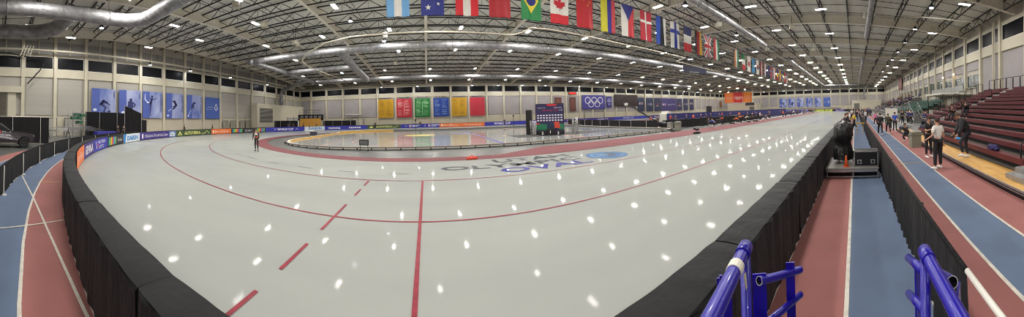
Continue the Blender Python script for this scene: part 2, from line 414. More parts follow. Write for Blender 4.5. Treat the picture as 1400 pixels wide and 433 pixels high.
def pilasters_and_windows(axis, wall, sgn, stops, zt, low=m_cream2, panel=m_wall2, skip=None, gable=None):
    """wall bays: cream columns at the stops, dark clerestory windows, panels between; sgn points into the room"""
    def bx(mb, s0, s1, d0, d1, z0, z1, m=0):
        a, b = sorted((wall + sgn * d0, wall + sgn * d1))
        if axis == 'x': mb.box(s0, a, z0, s1, b, z1, m)
        else: mb.box(a, s0, z0, b, s1, z1, m)
    lo, hi = stops[0], stops[-1]
    mb = MB(); bx(mb, lo, hi, 0, .10, 0, 2.9); struct(mb, 'wall_base', low)
    mb = MB(); bx(mb, lo, hi, 0, .22, 8.75, WB); struct(mb, 'trim_sill_band', m_cream)
    mb = MB(); bx(mb, lo, hi, 0, .14, WT, WT + .35); struct(mb, 'trim_head_band', m_cream)
    if gable:
        mb = MB(); bx(mb, lo, hi, 0, .06, WT + .35, 14.2)
        struct(mb, 'wall_gable_panel', m_gable)
    for i, s in enumerate(stops):
        mb = MB(); bx(mb, s - .24, s + .24, 0, .42, 0, zt(s)); struct(mb, 'trim_column', m_cream)
    for a, b in zip(stops, stops[1:]):
        if b - a < 1.4: continue
        mb = MB(); f = .09
        for (p, q, r, t_) in ((a + .3, b - .3, WB, WB + f), (a + .3, b - .3, WT - f, WT), (a + .3, a + .3 + f, WB, WT), (b - .3 - f, b - .3, WB, WT)): bx(mb, p, q, 0, .2, r, t_, 0)
        bx(mb, a + .3 + f, b - .3 - f, 0, .1, WB + f, WT - f, 1)
        struct(mb, 'window', [m_white, m_pane])
        if panel and not (skip and skip(a, b)):
            mb = MB(); bx(mb, a + .5, b - .5, 0, .12, 3.1, 8.55); struct(mb, 'wall_acoustic_panel', panel)
LST = [-40.4, -36.25] + [-30.9 + 5.46 * k for k in range(34)]
LST = [x for x in LST if x < FX - .5] + [FX - .1]
pilasters_and_windows('x', LY, -1, LST, lambda s: 13.3)
EST = [RY + .1, -11.2, -6.3, -1.4] + [3.6 + 4.88 * k for k in range(9)] + [48.3, 54.1, 60.0, 65.8, 71.2, 76.4, LY - .1]
m_corr = mat('corrugated_panel', (168, 165, 157), .7, var=.05, scale=.6, bump=.3, bscale=14, stretch=(1, .02, 3))
pilasters_and_windows('y', EX, 1, EST, lambda s: roofz(s) - .1, panel=m_corr, gable=True)
FST = [RY + .1] + [-12.5 + 5.19 * k for k in range(18)] + [LY - .1]
pilasters_and_windows('y', FX, -1, FST, lambda s: roofz(s) - .1, panel=m_wall2, gable=True)
RST = [EX + .1] + [-36. + 5.42 * k for k in range(35)] + [FX - .1]
pilasters_and_windows('x', RY, 1, RST, lambda s: 13.3, panel=m_wall2, skip=lambda a, b: 30 < a < 100)
for k in range(30):    # thin posts on the end gables
    y = EST[3] + 2.45 + 4.88 * k if k < 9 else None
    if y:
        wallbox('trim_gable_post', EX, y - .08, WT, EX + .2, y + .08, roofz(y) - .2, m_cream)
for i in range(1, len(FST)):
    y = (FST[i] + FST[i - 1]) / 2; wallbox('trim_gable_post', FX - .2, y - .06, WT, FX, y + .06, roofz(y) - .2, m_gable)
# upper storey windows on the stand side wall
m_mez = mat('office_glass', (70, 84, 88), .15, var=.3, scale=.8, spec=.6)
for i in range(14, 27):
    a, b = RST[i], RST[i + 1]
    if a < 33 or a > 104: continue
    mb = MB(); f = .1; z0, z1 = (4.3, 7.2) if i in (17, 18) else (4.8, 6.8)
    mb.box(a + .4, RY, 7.4, b - .4, RY + .12, 8.6, 2)
    for (p, q, r, t_) in ((a + .4, b - .4, z0, z0 + f), (a + .4, b - .4, z1 - f, z1), (a + .4, a + .4 + f, z0, z1), (b - .4 - f, b - .4, z0, z1), ((a + b) / 2 - .05, (a + b) / 2 + .05, z0, z1)): mb.box(p, RY, r, q, RY + .16, t_, 0)
    mb.box(a + .5, RY, z0 + f, b - .5, RY + .08, z1 - f, 1)
    struct(mb, 'window', [m_cream, m_mez, m_wall2])

# ------------------------------------------------------------------ roof structure
GX = [.2 + 12.9 * k for k in range(-3, 12)]
for x in GX:
    mb = MB(); n = 26
    for k in range(n):
        y0 = RY + (LY - RY) * k / n; y1 = RY + (LY - RY) * (k + 1) / n; z0, z1 = roofz(y0) - .05, roofz(y1) - .05
        for (w, a, b) in ((.42, 0, .06), (.05, .06, 1.1), (.42, 1.1, 1.18)):
            vs = [(x - w / 2, y0, z0 - a), (x + w / 2, y0, z0 - a), (x + w / 2, y1, z1 - a), (x - w / 2, y1, z1 - a), (x - w / 2, y0, z0 - b), (x + w / 2, y0, z0 - b), (x + w / 2, y1, z1 - b), (x - w / 2, y1, z1 - b)]
            mb.add(vs, [(0, 1, 2, 3), (7, 6, 5, 4), (0, 4, 5, 1), (1, 5, 6, 2), (2, 6, 7, 3), (3, 7, 4, 0)])
    struct(mb, 'ceiling_girder_beam', m_girder)
JY = [RY + 1.6 + 3.3 * k for k in range(30)]
for y in JY:
    if y > LY - .6: continue
    mb = MB(); zt = roofz(y) - .16; zb = zt - 1.0
    mb.bar((EX + .2, y, zt), (FX - .2, y, zt), .11); mb.bar((EX + .2, y, zb), (FX - .2, y, zb), .11)
    near = 1.61; k = 0; x = GX[0] - 3 * near
    while x < FX - 2:
        u, w = (zb, zt) if k % 2 == 0 else (zt, zb)
        if x > EX: mb.bar((x, y, u), (x + near, y, w), .06)
        if k % 2 == 0 and x > EX: mb.bar((x + near, y, zb), (x + near, y, zt), .035)
        x += near; k += 1
    struct(mb, 'ceiling_joist_beam', m_joist)
for i in range(len(GX) - 1):
    for fx in (.333, .667):
        x = GX[i] + 12.9 * fx; mb = MB(); n = 24
        for k in range(n):
            y0 = RY + 1 + (LY - RY - 2) * k / n; y1 = RY + 1 + (LY - RY - 2) * (k + 1) / n
            mb.bar((x, y0, roofz(y0) - 1.12), (x, y1, roofz(y1) - 1.12), .045)
            mb.bar((x, y0, roofz(y0) - .16), (x, y1, roofz(y1) - .16), .045)
        struct(mb, 'ceiling_bridging_beam', m_joist)
# ------------------------------------------------------------------ lamps
LAMP = 400.
g_lamp = glow('lamp_light', (255, 250, 243), LAMP)
g_spot = glow('flood_light', (240, 246, 255), LAMP * .35)
def lamp_proto():
    t = thing('ceiling_lamp', 'long white high-bay lamp in the regular rows under the arched roof', 'lamp', (0, 0, 0), 0, 'high-bay lamps under the roof')
    mb = MB(); mb.bbox(-.25, -.66, .0, .25, .66, .08, .02); mb.build('housing', m_white, t)
    mb = MB(); mb.add([(-.21, -.62, -.004), (.21, -.62, -.004), (.21, .62, -.004), (-.21, .62, -.004)], [(3, 2, 1, 0)]); mb.build('diffuser', g_lamp, t)
    mb = MB()
    for s in (-.4, .4): mb.bar((0, s, .08), (0, 0, .7), .02)
    mb.bar((0, 0, .68), (0, 0, 1.0), .02)
    mb.build('hanger', m_joist, t)
    return t
lp = lamp_proto(); first = True
def lampat(x, y, z):
    global first
    if first: lp.location = (x, y, z); first = False
    else: dup(lp, (x, y, z))
rows = ((-11.4, 13.3, -34., 12.1), (3.8, 13.9, -33., 10.9), (11.4, 14., -22.8, 10.4), (20., 14.1, -26.5, 9.95), (26.4, 14.1, -29., 8.9 * 1.12), (35.3, 14.1, -23.4, 9.4),
        (46.4, 14., -24., 9.75), (62.8, 13.8, -30.4, 10.5), (74.6, 13.2, -30.4, 10.6))
for y, z, x0, st in rows:
    x = x0
    while x < FX - 4:
        lampat(x, y, min(z, roofz(y) - 1.45)); x += st
for x, y in ((-35.6, 9.6), (-35.2, 21.6)): lampat(x, y, 13.6)
def spot_proto():
    t = thing('hanging_flood_lamp', 'small round flood lamp on the cream pipe along the walls', 'lamp', (0, 0, 0), 0, 'round flood lamps around the hall')
    mb = MB(); mb.lathe([(.08, .45), (.12, .4), (.3, .05), (.3, 0)], n=12); mb.build('reflector', m_blk, t, True)
    mb = MB(); mb.lathe([(.24, -.02), (.24, -.004)], n=12); mb.build('lens', g_spot, t)
    mb = MB(); mb.bar((0, 0, .42), (0, 0, .95), .03); mb.build('bracket', m_blk, t)
    return t
sp = spot_proto(); used = False
for i, (x, y, z) in enumerate([(-38.7, 24.1, 11.8), (-38.7, 33, 11.8), (-38.7, 44.3, 11.8), (-38.7, 58.8, 11.8)] + [(x, LY - 1.85, 11.8) for x in (-13.1, -2.4, 13.7, 21.6, 29.3, 37.2, 50, 62, 74, 86, 98, 110, 122)] +
        [(FX - 3, y, 11.8) for y in (52, 40, 27, 14.5, 2.)] + [(28.6, -8.4, 12.8), (37.1, -8.5, 12.8), (45.4, -8.6, 12.8), (53.5, -8.7, 12.8), (62.6, -8.8, 12.8), (72, -8.8, 12.8), (84, -8.8, 12.8), (-28.3, 11.2, 12.8), (21.9, 15.3, 12.6), (34.6, 15.7, 12.6), (-8, 28.6, 13.2), (-5.6, 37.2, 13.2)]):
    if not used: sp.location = (x, y, z); used = True
    else: dup(sp, (x, y, z))

# ------------------------------------------------------------------ ducts and pipes
def duct(label, path, r=.47, t=None):
    t = t or thing('hanging_air_duct', label, 'duct', (0, 0, 0))
    P = [Vector(p) for p in path]; full = []
    for a, b in zip(P, P[1:]):
        k = max(2, int((b - a).length / 1.2))
        for j in range(k): full.append(a.lerp(b, j / k))
    full.append(P[-1])
    sm = [full[0]] + [(full[i - 1] + full[i] * 2 + full[i + 1]) / 4 for i in range(1, len(full) - 1)] + [full[-1]]
    mb = MB(); mb.tube(sm, r, 16); mb.build('duct_body', m_duct, t, True)
    for i in range(2, len(sm) - 1, 4):
        d = (sm[i + 1] - sm[i - 1]).normalized() * .05; mb = MB(); mb.tube([sm[i] - d, sm[i] + d], r + .05, 16); mb.build('flange', m_alu, t, True)
        if i % 8 == 2 and abs(d.z) < .03:
            mb = MB(); mb.bar(sm[i] + Vector((0, 0, r)), (sm[i].x, sm[i].y, roofz(sm[i].y) - 1.1), .03); mb.build('hanger_rod', m_joist, t)
    return t
DN = duct('silver air duct network with long runs over the inner rink and along the far side', [(-27.5, 38, 12.6), (28, 38, 12.6), (92, 38, 12.6)])
duct('silver air duct running along the far side near the record boards', [(-28, 65, 12.3), (20, 65, 12.3), (95, 65, 12.3)], t=DN)
duct('short silver cross duct joining the three long ducts at the left', [(-28.2, 37.4, 12.6), (-28.2, 51, 12.5), (-28.4, 65.6, 12.3)], t=DN)
duct('silver duct branch between the cross duct and the wide sloping duct', [(-27.6, 50, 12.5), (-14, 50.3, 12.5)], t=DN)
duct('wide sloping silver duct crossing between the two long ducts', [(-12.6, 39, 12.9), (-13.3, 50, 12.3), (-14, 64, 12.0)], .7, t=DN)
duct('silver duct dropping to the roof of the white plant room in the corner', [(-28.4, 60, 12.1), (-36.2, 65.5, 11.3), (-38.8, 66.5, 10.9), (-39.2, 66.8, 10.3), (-39.2, 66.8, 6.75)], .55, t=DN)
TD = duct('pair of thick silver ducts at the top left, one that turns over the bend', [(-25.4, -12, 12.9), (-25.4, 7, 12.8), (-25.2, 12, 12.7), (-23.6, 14, 12.6), (-15, 14.2, 12.9), (-3, 14.2, 13.2)], .68)
duct('lower thick silver duct at the top left that bends up to the upper one', [(-31, -12, 12.4), (-31, 4, 12.4), (-29.6, 6.3, 12.5), (-26, 7.2, 13.3)], .8, t=TD)
duct('bright slender air duct over the ice beside the row of flags', [(20, 14., 12.7), (42, 14., 12.5)], .33)
duct('bright slender air duct over the ice farther up the straight', [(58, 13.8, 12.6), (122, 13.8, 12.0)], .33)
duct('slender air duct high over the blue running lanes with pairs of white boxes', [(18, -1.9, 12.7), (41, -1.9, 12.6)], .3)
duct('far slender air duct over the running track at the end of the hall', [(60, -2., 12.6), (124, -2., 12.2)], .33)
duct('far cross duct under the roof by the end wall', [(125, 14, 12.1), (125, -2, 12.1)], .4)
duct('silver duct dropping on to the white plant room at the far end', [(136, -6, 12.2), (147, -5.5, 11.8), (150, -5.3, 10.5), (150.4, -5.3, 6)], .6)
for x in (26., 31.5, 37.):
    for s in (-1, 1):
        mb = MB(); mb.bbox(x - .2, -1.9 + s * .6 - .1, 12.45, x + .2, -1.9 + s * .6 + .1, 12.95, .03); mb.bar((x, -1.9 + s * .36, 12.7), (x, -1.9 + s * .52, 12.7), .04)
        single(mb, 'hanging_access_point', m_white, 'small white box clipped beside the slender duct over the lanes', 'box', 'white boxes on the slender duct')
def pipe(label, path, r=.1, bracket=0, cat='pipe', hang=True):
    t = thing('hanging_pipe', label, cat, (0, 0, 0)); mb = MB(); mb.tube(path, r, 8); mb.build('pipe_run', m_pipe, t, True)
    if bracket:
        for a, b in zip(path, path[1:]):
            a = Vector(a); b = Vector(b); k = int((b - a).length / bracket)
            for j in range(min(k, 24)):
                q = a.lerp(b, (j + .5) / k); mb = MB(); mb.bar(q, (q.x, q.y, min(q.z + 1.4, roofz(q.y) - 1.0)), .03); mb.build('hanger_rod', m_joist, t)
pipe('cream pipe running around the end wall above the dark windows', [(EX + 1.5, -12, 12.5), (EX + 1.5, 8, 12.5), (EX + 1.5, LY - 1.9, 12.35)], .17, 4.9)
pipe('cream pipe running along the far wall above the dark windows', [(EX + 1.8, LY - 1.5, 12.35), (60, LY - 1.5, 12.35), (FX - 2, LY - 1.5, 12.35)], .13, 5.4)
pipe('cream pipe along the far end wall above the windows', [(FX - 1.6, LY - 1.6, 12.2), (FX - 1.6, RY + 1, 12.2)], .1, 5.2)
OP = [(-19.9, 70.6), (-20.75, 56.1), (-21.2, 46.7), (-20.2, 41.4), (-17.4, 37.1), (-12.5, 32.8), (-8.8, 31.6), (1.7, 31.6), (10.7, 32.), (11.6, 30.9), (11.9, 28.9), (14.1, 28.7), (26.4, 29.9), (42.6, 30.2), (44.2, 33.6), (73.1, 35.2), (118, 38.)]
pipe('thin cream pipe winding in a long oval loop over the inner rink', [(x, y, 11.2) for x, y in [(a * .88, b * .88) for a, b in OP]], .09)
pipe('thin cream pipe crossing over the blue lanes to the stand wall', [(30, -5.5, 12.2), (30.2, -16.5, 12.2)], .07)
pipe('second thin cream pipe crossing over the lanes to the stand wall', [(43, -5.5, 12.2), (43.2, -16.5, 12.2)], .07)
pipe('third thin cream pipe crossing over the lanes to the stand wall', [(56, -5.5, 12.2), (56.2, -16.5, 12.2)], .07)
# vertical service pipes on the stand wall
for dx in (0, .35, .6):
    mb = MB(); mb.tube([(29.8 + dx, RY + .6, 3.6), (29.8 + dx, RY + .6, 12.6)], .07, 8); single(mb, 'hanging_service_pipe', m_pipe, 'cream service pipe climbing the stand wall beside the dark windows', 'pipe', 'vertical pipes on the stand wall')
# bracket ladder and dark cable at top left
t = thing('hanging_bracket', 'slanting rack of cream struts hanging from the pipe at top left', 'bracket', (-38.6, 3.5, 11.9))
for k in range(4):
    mb = MB(); mb.bar((0, k * .45 - .5, -.5), (0, k * .45 + .1, 1.1), .12); mb.build('strut', m_pipe, t)
mb = MB(); mb.tube([(-39.6, -3, 12.1), (-39.6, 1.5, 12.0), (-39.5, 4.6, 11.5), (-39.5, 6.9, 11.2), (-39.5, 6.0, 9.6), (-39.5, 4.2, 7.6)], .09, 8)
single(mb, 'hanging_cable', m_blk, 'thick black cable sagging across the windows at far left', 'cable')
# hanging speakers
def speaker(x, y, z, rz, lab):
    t = thing('hanging_speaker', lab, 'speaker', (x, y, z), rz)
    mb = MB(); mb.prism([(-.3, -.24), (.3, -.34), (.3, .34), (-.3, .24)], -.3, .3, axis='y'); mb.build('cabinet', C(176, 172, 154), t)
    mb = MB(); mb.bbox(.295, -.25, -.28, .325, .25, .28, .01); mb.build('grille', C(150, 148, 136), t)
    for s in (-.2, .2): mb = MB(); mb.bar((0, s, .25), (0, s, roofz(y) - z - .9), .025); mb.build('hanger_rod', m_joist, t)
SPK = [(-16.5, 19.7, 13.4, 'leftmost at the top edge'), (-17, 25.3, 13.2, 'below the white girder'), (-17.3, 33.3, 13.2, 'left of the oval pipe'), (-18, 35.6, 13.6, 'above the bend of the long duct'), (-5.2, 35.6, 13.5, 'over the long duct near the first flags'),
       (-5.6, 51.5, 13, 'behind the long duct, left one'), (12, 52, 13, 'behind the long duct, middle one'), (31.5, 52.4, 13, 'behind the long duct, right one'), (10.9, 34.4, 13.2, 'on the long duct by the Brazilian flag'),
       (29.4, 15.7, 12.6, 'under the slender duct beside the flags'), (36.4, 8.3, 13.3, 'over the ice by the top edge'), (51.5, 7.6, 13.3, 'over the ice farther up the straight'), (47.8, 15.6, 13.2, 'between the flags and the ice lamps')]
for i, (x, y, z, w) in enumerate(SPK): speaker(x, y, z, .4 + i * 1.1, 'beige box speaker hanging from the roof, ' + w)
# ------------------------------------------------------------------ national flags
def refine(sh, mx=.3):
    """cuts a drawn shape into small triangles so that it can follow the waving cloth"""
    vs, fs, m, l = sh; out = []
    for f in fs:
        for t in geometry.tessellate_polygon([[Vector((vs[i][0], vs[i][1], 0)) for i in f]]):
            st = [[Vector(vs[f[i]]) for i in t]]
            while st:
                a, b, c = st.pop(); e = sorted((((a - b).length, 0), ((b - c).length, 1), ((c - a).length, 2)))[-1]
                if e[0] <= mx: out.append((a, b, c)); continue
                if e[1] == 0: h = (a + b) / 2; st += [[a, h, c], [h, b, c]]
                elif e[1] == 1: h = (b + c) / 2; st += [[a, b, h], [a, h, c]]
                else: h = (c + a) / 2; st += [[a, b, h], [h, b, c]]
    v = [tuple(p) for t in out for p in t]
    return (v, [(3 * i, 3 * i + 1, 3 * i + 2) for i in range(len(out))], m, l)
def flag(x, nm, lab, shapes, mats, y=18.7, w=1.6, h=2.9, zt=12.35):
    t = thing('hanging_flag', lab, 'flag', (x, y, zt))
    ph = random.random() * 6
    def fm(side):
        def f(a, b, l):
            wv = .05 * math.sin(a * 4.2 + ph + b * .6) + .04 * math.sin(a * 9 + ph * 2) * (1 - b / h)
            return (a - w / 2, side * (.004 + l * .012) + wv, b - h)
        return f
    shapes = [refine(s) for s in shapes]; mb = MB()
    for sd in (-1, 1): mb.draw(shapes, fm(sd))
    mb.build('cloth', mats, t)
    mb = MB(); mb.tube([(-w / 2 - .1, 0, .02), (w / 2 + .1, 0, .02)], .025, 6); mb.build('top_rail', m_joist, t)
    for s in (-.7, .7): mb = MB(); mb.bar((s, 0, 0), (s, 0, roofz(y) - zt - 1.1), .012); mb.build('cord', m_joist, t)
W_, H_ = 1.6, 2.9
cW, cR, cB, cG, cY, cK, cO, cL = C(226, 224, 216), C(196, 32, 48), C(34, 44, 130), C(30, 120, 66), C(226, 206, 40), C(24, 24, 28), C(226, 128, 48), C(112, 170, 220)
def vst(*f):   # vertical stripes with relative widths
    tot = sum(f); a = 0; o = []
    for i, q in enumerate(f): o.append(grid(a, 0, a + W_ * q / tot, H_, i, 0, 4, 8)); a += W_ * q / tot
    return o
def hst(*f):   # bands from the top down
    tot = sum(f); b = H_; o = []
    for i, q in enumerate(f): o.append(grid(0, b - H_ * q / tot, W_, b, i, 0, 10, 3)); b -= H_ * q / tot
    return o
def full(m=0): return [grid(0, 0, W_, H_, m, 0, 12, 8)]
def star(a, b, r, m, l=2, n=5, rot=0, q=.4):
    return poly([(a + (r if k % 2 == 0 else r * q) * math.sin(rot + PI * k / n), b + (r if k % 2 == 0 else r * q) * math.cos(rot + PI * k / n)) for k in range(2 * n)], m, l)
def vcross(mb_, m, w, at=.36): return [grid(0, H_ * (1 - at) - w / 2, W_, H_ * (1 - at) + w / 2, m, 2, 12, 1), grid(W_ / 2 - w / 2, 0, W_ / 2 + w / 2, H_, m, 2, 2, 8)]
def union(x0, y0, x1, y1, l=2):
    a, b = x1 - x0, y1 - y0
    return [rect(x0, y0, x1, y1, 0, l), stroke([(x0, y0), (x1, y1)], b * .2, 1, l + 1), stroke([(x0, y1), (x1, y0)], b * .2, 1, l + 1), stroke([(x0, y0), (x1, y1)], b * .07, 2, l + 2), stroke([(x0, y1), (x1, y0)], b * .07, 2, l + 2),
            rect(x0 + a * .4, y0, x0 + a * .6, y1, 1, l + 3), rect(x0, y0 + b * .35, x1, y0 + b * .65, 1, l + 3), rect(x0 + a * .45, y0, x0 + a * .55, y1, 2, l + 4), rect(x0, y0 + b * .42, x1, y0 + b * .58, 2, l + 4)]
leaf = [(0, -1), (.06, -.35), (.5, -.42), (.42, -.2), (.9, .1), (.75, .2), (.85, .5), (.5, .45), (.42, .55), (.18, .32), (.3, .85), (.13, .75), (0, 1)]
leaf = [(-a, b) for a, b in leaf[::-1]][:-1] + leaf
x = -1.8; S = 2.4; L0 = 'flag in the hanging row, '
flag(x + 0 * S, 'a', 'light blue and white Argentine ' + L0 + 'cut by the top edge', vst(1, 1, 1), [cL, cW, cL])
flag(x + 1 * S, 'a', 'dark blue Australian ' + L0 + 'with small white stars', full() + [star(.5, .55, .22, 1), star(1.2, .8, .14, 1), star(1.4, 1.4, .12, 1), star(.9, 1.5, .12, 1)] , [cB, cW, cR])
flag(x + 2 * S, 'a', 'red, white and red striped Austrian ' + L0 + 'second from the Australian one', vst(1, 1, 1), [C(214, 34, 46), cW, C(214, 34, 46)])
flag(x + 3 * S, 'a', 'plain dark red ' + L0 + 'between the Austrian and the Brazilian', full(), [C(176, 34, 44)])
flag(x + 4 * S, 'a', 'green Brazilian ' + L0 + 'with a yellow diamond', full() + [poly([(W_ / 2, .5), (W_ - .2, H_ / 2), (W_ / 2, H_ - .5), (.2, H_ / 2)], 1, 2), disc(W_ / 2, H_ / 2, .38, .38, 2, 3)], [C(36, 136, 72), C(226, 212, 60), cB])
flag(x + 5 * S, 'a', 'red and white Canadian ' + L0 + 'with a red maple leaf', hst(1, 2, 1) + [poly([(W_ / 2 - a * .62, H_ / 2 - b * -.62) for a, b in leaf][::-1], 3, 3)], [cR, cW, C(206, 30, 46), cR])
flag(x + 6 * S, 'a', 'red Chinese ' + L0 + 'with small yellow stars', full() + [star(.5, 2.4, .28, 1)] + [star(W_ - .55 + .2 * a, 1.9 + .28 * b, .1, 1) for a, b in ((0, 0), (1, 1), (1.2, 2), (.4, 3))], [C(190, 28, 40), cY])
flag(x + 7 * S, 'a', 'yellow, blue and red Colombian ' + L0 + 'lit by a lamp behind', vst(2, 1, 1), [C(214, 208, 48), C(40, 40, 150), C(200, 60, 70)])
flag(x + 8 * S, 'a', 'white and red Czech ' + L0 + 'with a dark blue wedge', vst(1, 1) + [poly([(0, H_), (W_ / 2, H_ * .5), (W_, H_)], 2, 2)], [cW, C(200, 40, 52), cB])
flag(x + 9 * S, 'a', 'red Danish ' + L0 + 'with a white cross', full() + vcross(0, 1, .25), [C(186, 40, 58), cW])
flag(x + 10 * S, 'a', 'blue, black and white Estonian ' + L0 + 'in upright stripes', vst(1.3, 1, 1), [C(42, 76, 170), cK, cW])
flag(x + 11 * S, 'a', 'white Finnish ' + L0 + 'with a blue cross', full() + vcross(0, 1, .42), [cW, C(34, 52, 150)])
flag(x + 12 * S, 'a', 'blue, white and red French ' + L0 + 'in level bands', hst(1, 1, 1), [C(34, 42, 96), cW, C(206, 46, 56)])
flag(x + 13 * S, 'a', 'black, red and gold German ' + L0 + 'in upright stripes', vst(1, 1, 1), [cK, C(176, 40, 44), C(222, 172, 52)])
flag(x + 14 * S, 'a', 'British union ' + L0 + 'with crossed red and white bars', union(0, 0, W_, H_, 0), [cB, cW, cR])
flag(x + 15 * S, 'a', 'red, white and green Hungarian ' + L0 + 'last before the gap', vst(1, 1, 1), [C(190, 50, 56), cW, C(40, 116, 76)])
x = 42.
flag(x, 'b', 'orange, white and green Irish ' + L0 + 'alone after the gap', vst(1, 1, 1), [cO, cW, C(36, 130, 86)], y=19.2)
F2 = [('green, white and red Italian', 'in level bands', hst(1, 1, 1), [cG, cW, C(206, 40, 52)]),
      ('white Japanese', 'with a red disc', full() + [disc(W_ / 2, H_ / 2, .5, .5, 1, 2)], [cW, C(170, 30, 50)]),
      ('sky blue Kazakh', 'with a small yellow sun', full() + [disc(W_ / 2, H_ / 2, .32, .32, 1, 2)], [C(44, 130, 180), cY]),
      ('white Korean', 'with a red and blue disc', full() + [disc(W_ / 2, H_ / 2 + .12, .42, .42, 1, 2), disc(W_ / 2, H_ / 2 - .2, .36, .26, 2, 3)], [cW, C(170, 40, 56), C(40, 50, 110)]),
      ('dark red Latvian', 'with one white stripe', vst(2, 1, 2), [C(130, 40, 50), cW, C(130, 40, 50)]),
      ('red, white and blue Dutch', 'in upright stripes', vst(1, 1, 1), [C(180, 44, 60), cW, C(44, 52, 120)]),
      ('dark blue New Zealand', 'with red stars', full() + [star(.6, 1.3, .2, 1), star(1.2, .9, .2, 1), star(1.2, 1.9, .2, 1)], [C(36, 42, 96), C(180, 50, 66)]),
      ('red Norwegian', 'with a blue and white cross', full() + vcross(0, 1, .45) + [grid(0, H_ * .64 - .1, W_, H_ * .64 + .1, 2, 4), grid(W_ / 2 - .1, 0, W_ / 2 + .1, H_, 2, 4)], [C(190, 40, 56), cW, cB]),
      ('white and red Polish', 'split upright', vst(1, 1), [cW, C(200, 50, 64)]),
      ('blue, yellow and red Romanian', 'in level bands', hst(1, 1, 1), [C(44, 48, 140), C(222, 196, 60), C(190, 44, 56)]),
      ('red and gold Spanish', 'in upright stripes', vst(1, 2, 1), [C(186, 60, 50), C(226, 176, 70), C(186, 60, 50)]),
      ('blue Swedish', 'with a yellow cross', full() + vcross(0, 1, .4), [C(50, 90, 150), C(220, 190, 60)]),
      ('red Swiss', 'with a white cross', full() + [rect(.35, H_ / 2 - .18, W_ - .35, H_ / 2 + .18, 1, 2), rect(W_ / 2 - .18, H_ / 2 - .55, W_ / 2 + .18, H_ / 2 + .55, 1, 2)], [C(196, 44, 56), cW]),
      ('striped United States', 'farthest of the row', [grid(W_ * k / 9, 0, W_ * (k + 1) / 9, H_, k % 2, 0, 1, 8) for k in range(9)] + [rect(0, H_ * .6, W_ * .55, H_, 2, 2)], [C(180, 60, 70), cW, cB])]
for k, (n1, n2, sh, ms) in enumerate(F2): flag(46 + 2.45 * k, 'b', n1 + ' ' + L0 + n2, sh, ms, y=19.6)
# dark navy board hanging over the rink
board('hanging_board', 'dark navy board hanging tilted under the roof beyond the flags', 'board', (46.5, 33.4, 10.4), (.965, -.26, 0), (-.5, -.86, 0), 6.6, 1.45, 0, [rect(1.6, .1, 4.4, .32, 1)], [C(32, 34, 62), C(120, 120, 124)], th=.3)

# ------------------------------------------------------------------ banners on the end walls
def ath(kind):
    """ink silhouettes of the five sports, in banner units"""
    D = 2
    if kind == 'c': return [disc(1.85, 2.62, .2, .16, D, 3), stroke([(1.35, 2.0), (1.8, 2.55), (2.5, 2.35)], [.5, .6, .3], D, 3), stroke([(1.7, 2.4), (1.2, 1.9)], .18, D, 3), stroke([(2.3, 2.4), (2.9, 2.0)], .16, D, 3), stroke([(1.7, 2.0), (2.2, 1.55), (1.9, .95), (2.2, .8)], [.4, .34, .24, .14], D, 3), stroke([(2.4, 2.1), (2.7, 1.3), (2.9, .95)], .07, D, 3), disc(2.7, .95, .28, .15, D, 3), disc(.5, 1.2, .3, .22, 3, 2)]
    if kind == 'h': return [disc(2.0, 3.0, .26, .26, D, 3), stroke([(1.9, 2.8), (2.0, 2.0), (1.8, 1.4)], [.7, .95, .7], D, 3), stroke([(2.3, 2.6), (2.8, 2.2), (2.5, 1.8)], .26, D, 3), stroke([(1.6, 2.3), (1.35, 1.6), (2.6, .6)], .1, D, 3), stroke([(1.8, 1.6), (1.5, .9), (1.3, .4)], [.45, .3, .16], D, 3), stroke([(2.1, 1.6), (2.2, 1.0), (2.1, .6)], [.4, .3, .2], D, 3), disc(.7, .8, .3, .3, 3, 2)]
    if kind == 'f': return [disc(1.75, 3.75, .22, .22, D, 3), stroke([(1.75, 3.55), (1.6, 2.9), (1.45, 2.5)], [.3, .34, .36], D, 3), stroke([(1.1, 3.75), (1.5, 3.2), (2.2, 3.3), (2.7, 3.6)], [.07, .16, .15, .07], D, 3), stroke([(1.5, 2.6), (1.4, 1.5), (1.35, .55)], [.34, .22, .12], D, 3), stroke([(1.6, 2.6), (.9, 2.7), (.35, 3.3), (.45, 4.2)], [.3, .22, .15, .07], 3, 2), stroke([(1.2, .5), (1.7, .45)], .07, D, 3), stroke([(1.5, 2.8), (1.1, 2.4)], [.4, .15], D, 3)]
    if kind == 's': return [disc(1.75, 3.2, .18, .15, D, 3), stroke([(1.3, 3.15), (1.8, 3.1), (2.1, 2.5), (1.7, 1.9), (1.2, 1.6)], [.16, .5, .55, .36, .14], D, 3), stroke([(1.8, 2.9), (2.3, 2.3)], .2, D, 3), stroke([(1.9, 2.1), (1.3, 2.2)], .18, D, 3), stroke([(1.1, 1.75), (.4, 1.3)], .12, 3, 2), disc(.35, .5, .2, .2, 3, 2)]
    return [disc(1.75, 3.15, .16, .13, D, 3), stroke([(2.2, 3.1), (1.6, 2.95), (1.3, 2.3), (1.1, 1.6)], [.1, .5, .45, .12], D, 3), stroke([(1.6, 2.6), (1.75, 1.9)], [.26, .12], D, 3), stroke([(1.1, 1.8), (.35, .6)], .1, 3, 2), disc(.35, .5, .16, .2, 3, 2)]
def sport_mats(): 
    m = mat('sport_banner_print', (164, 172, 206), .5, rgb2=(74, 98, 170), scale=.35, stretch=(.5, 1, .6))
    return [m, C(72, 92, 168), C(44, 48, 104), C(212, 220, 234), C(30, 34, 70)]
SPN = [('c', 'CURLING', 'curler'), ('h', 'HOCKEY', 'ice hockey player'), ('f', 'FIGURE SKATING', 'figure skater'), ('s', 'SHORT TRACK', 'crouching short track skater'), ('p', 'SPEED SKATING', 'leaning speed skater')]
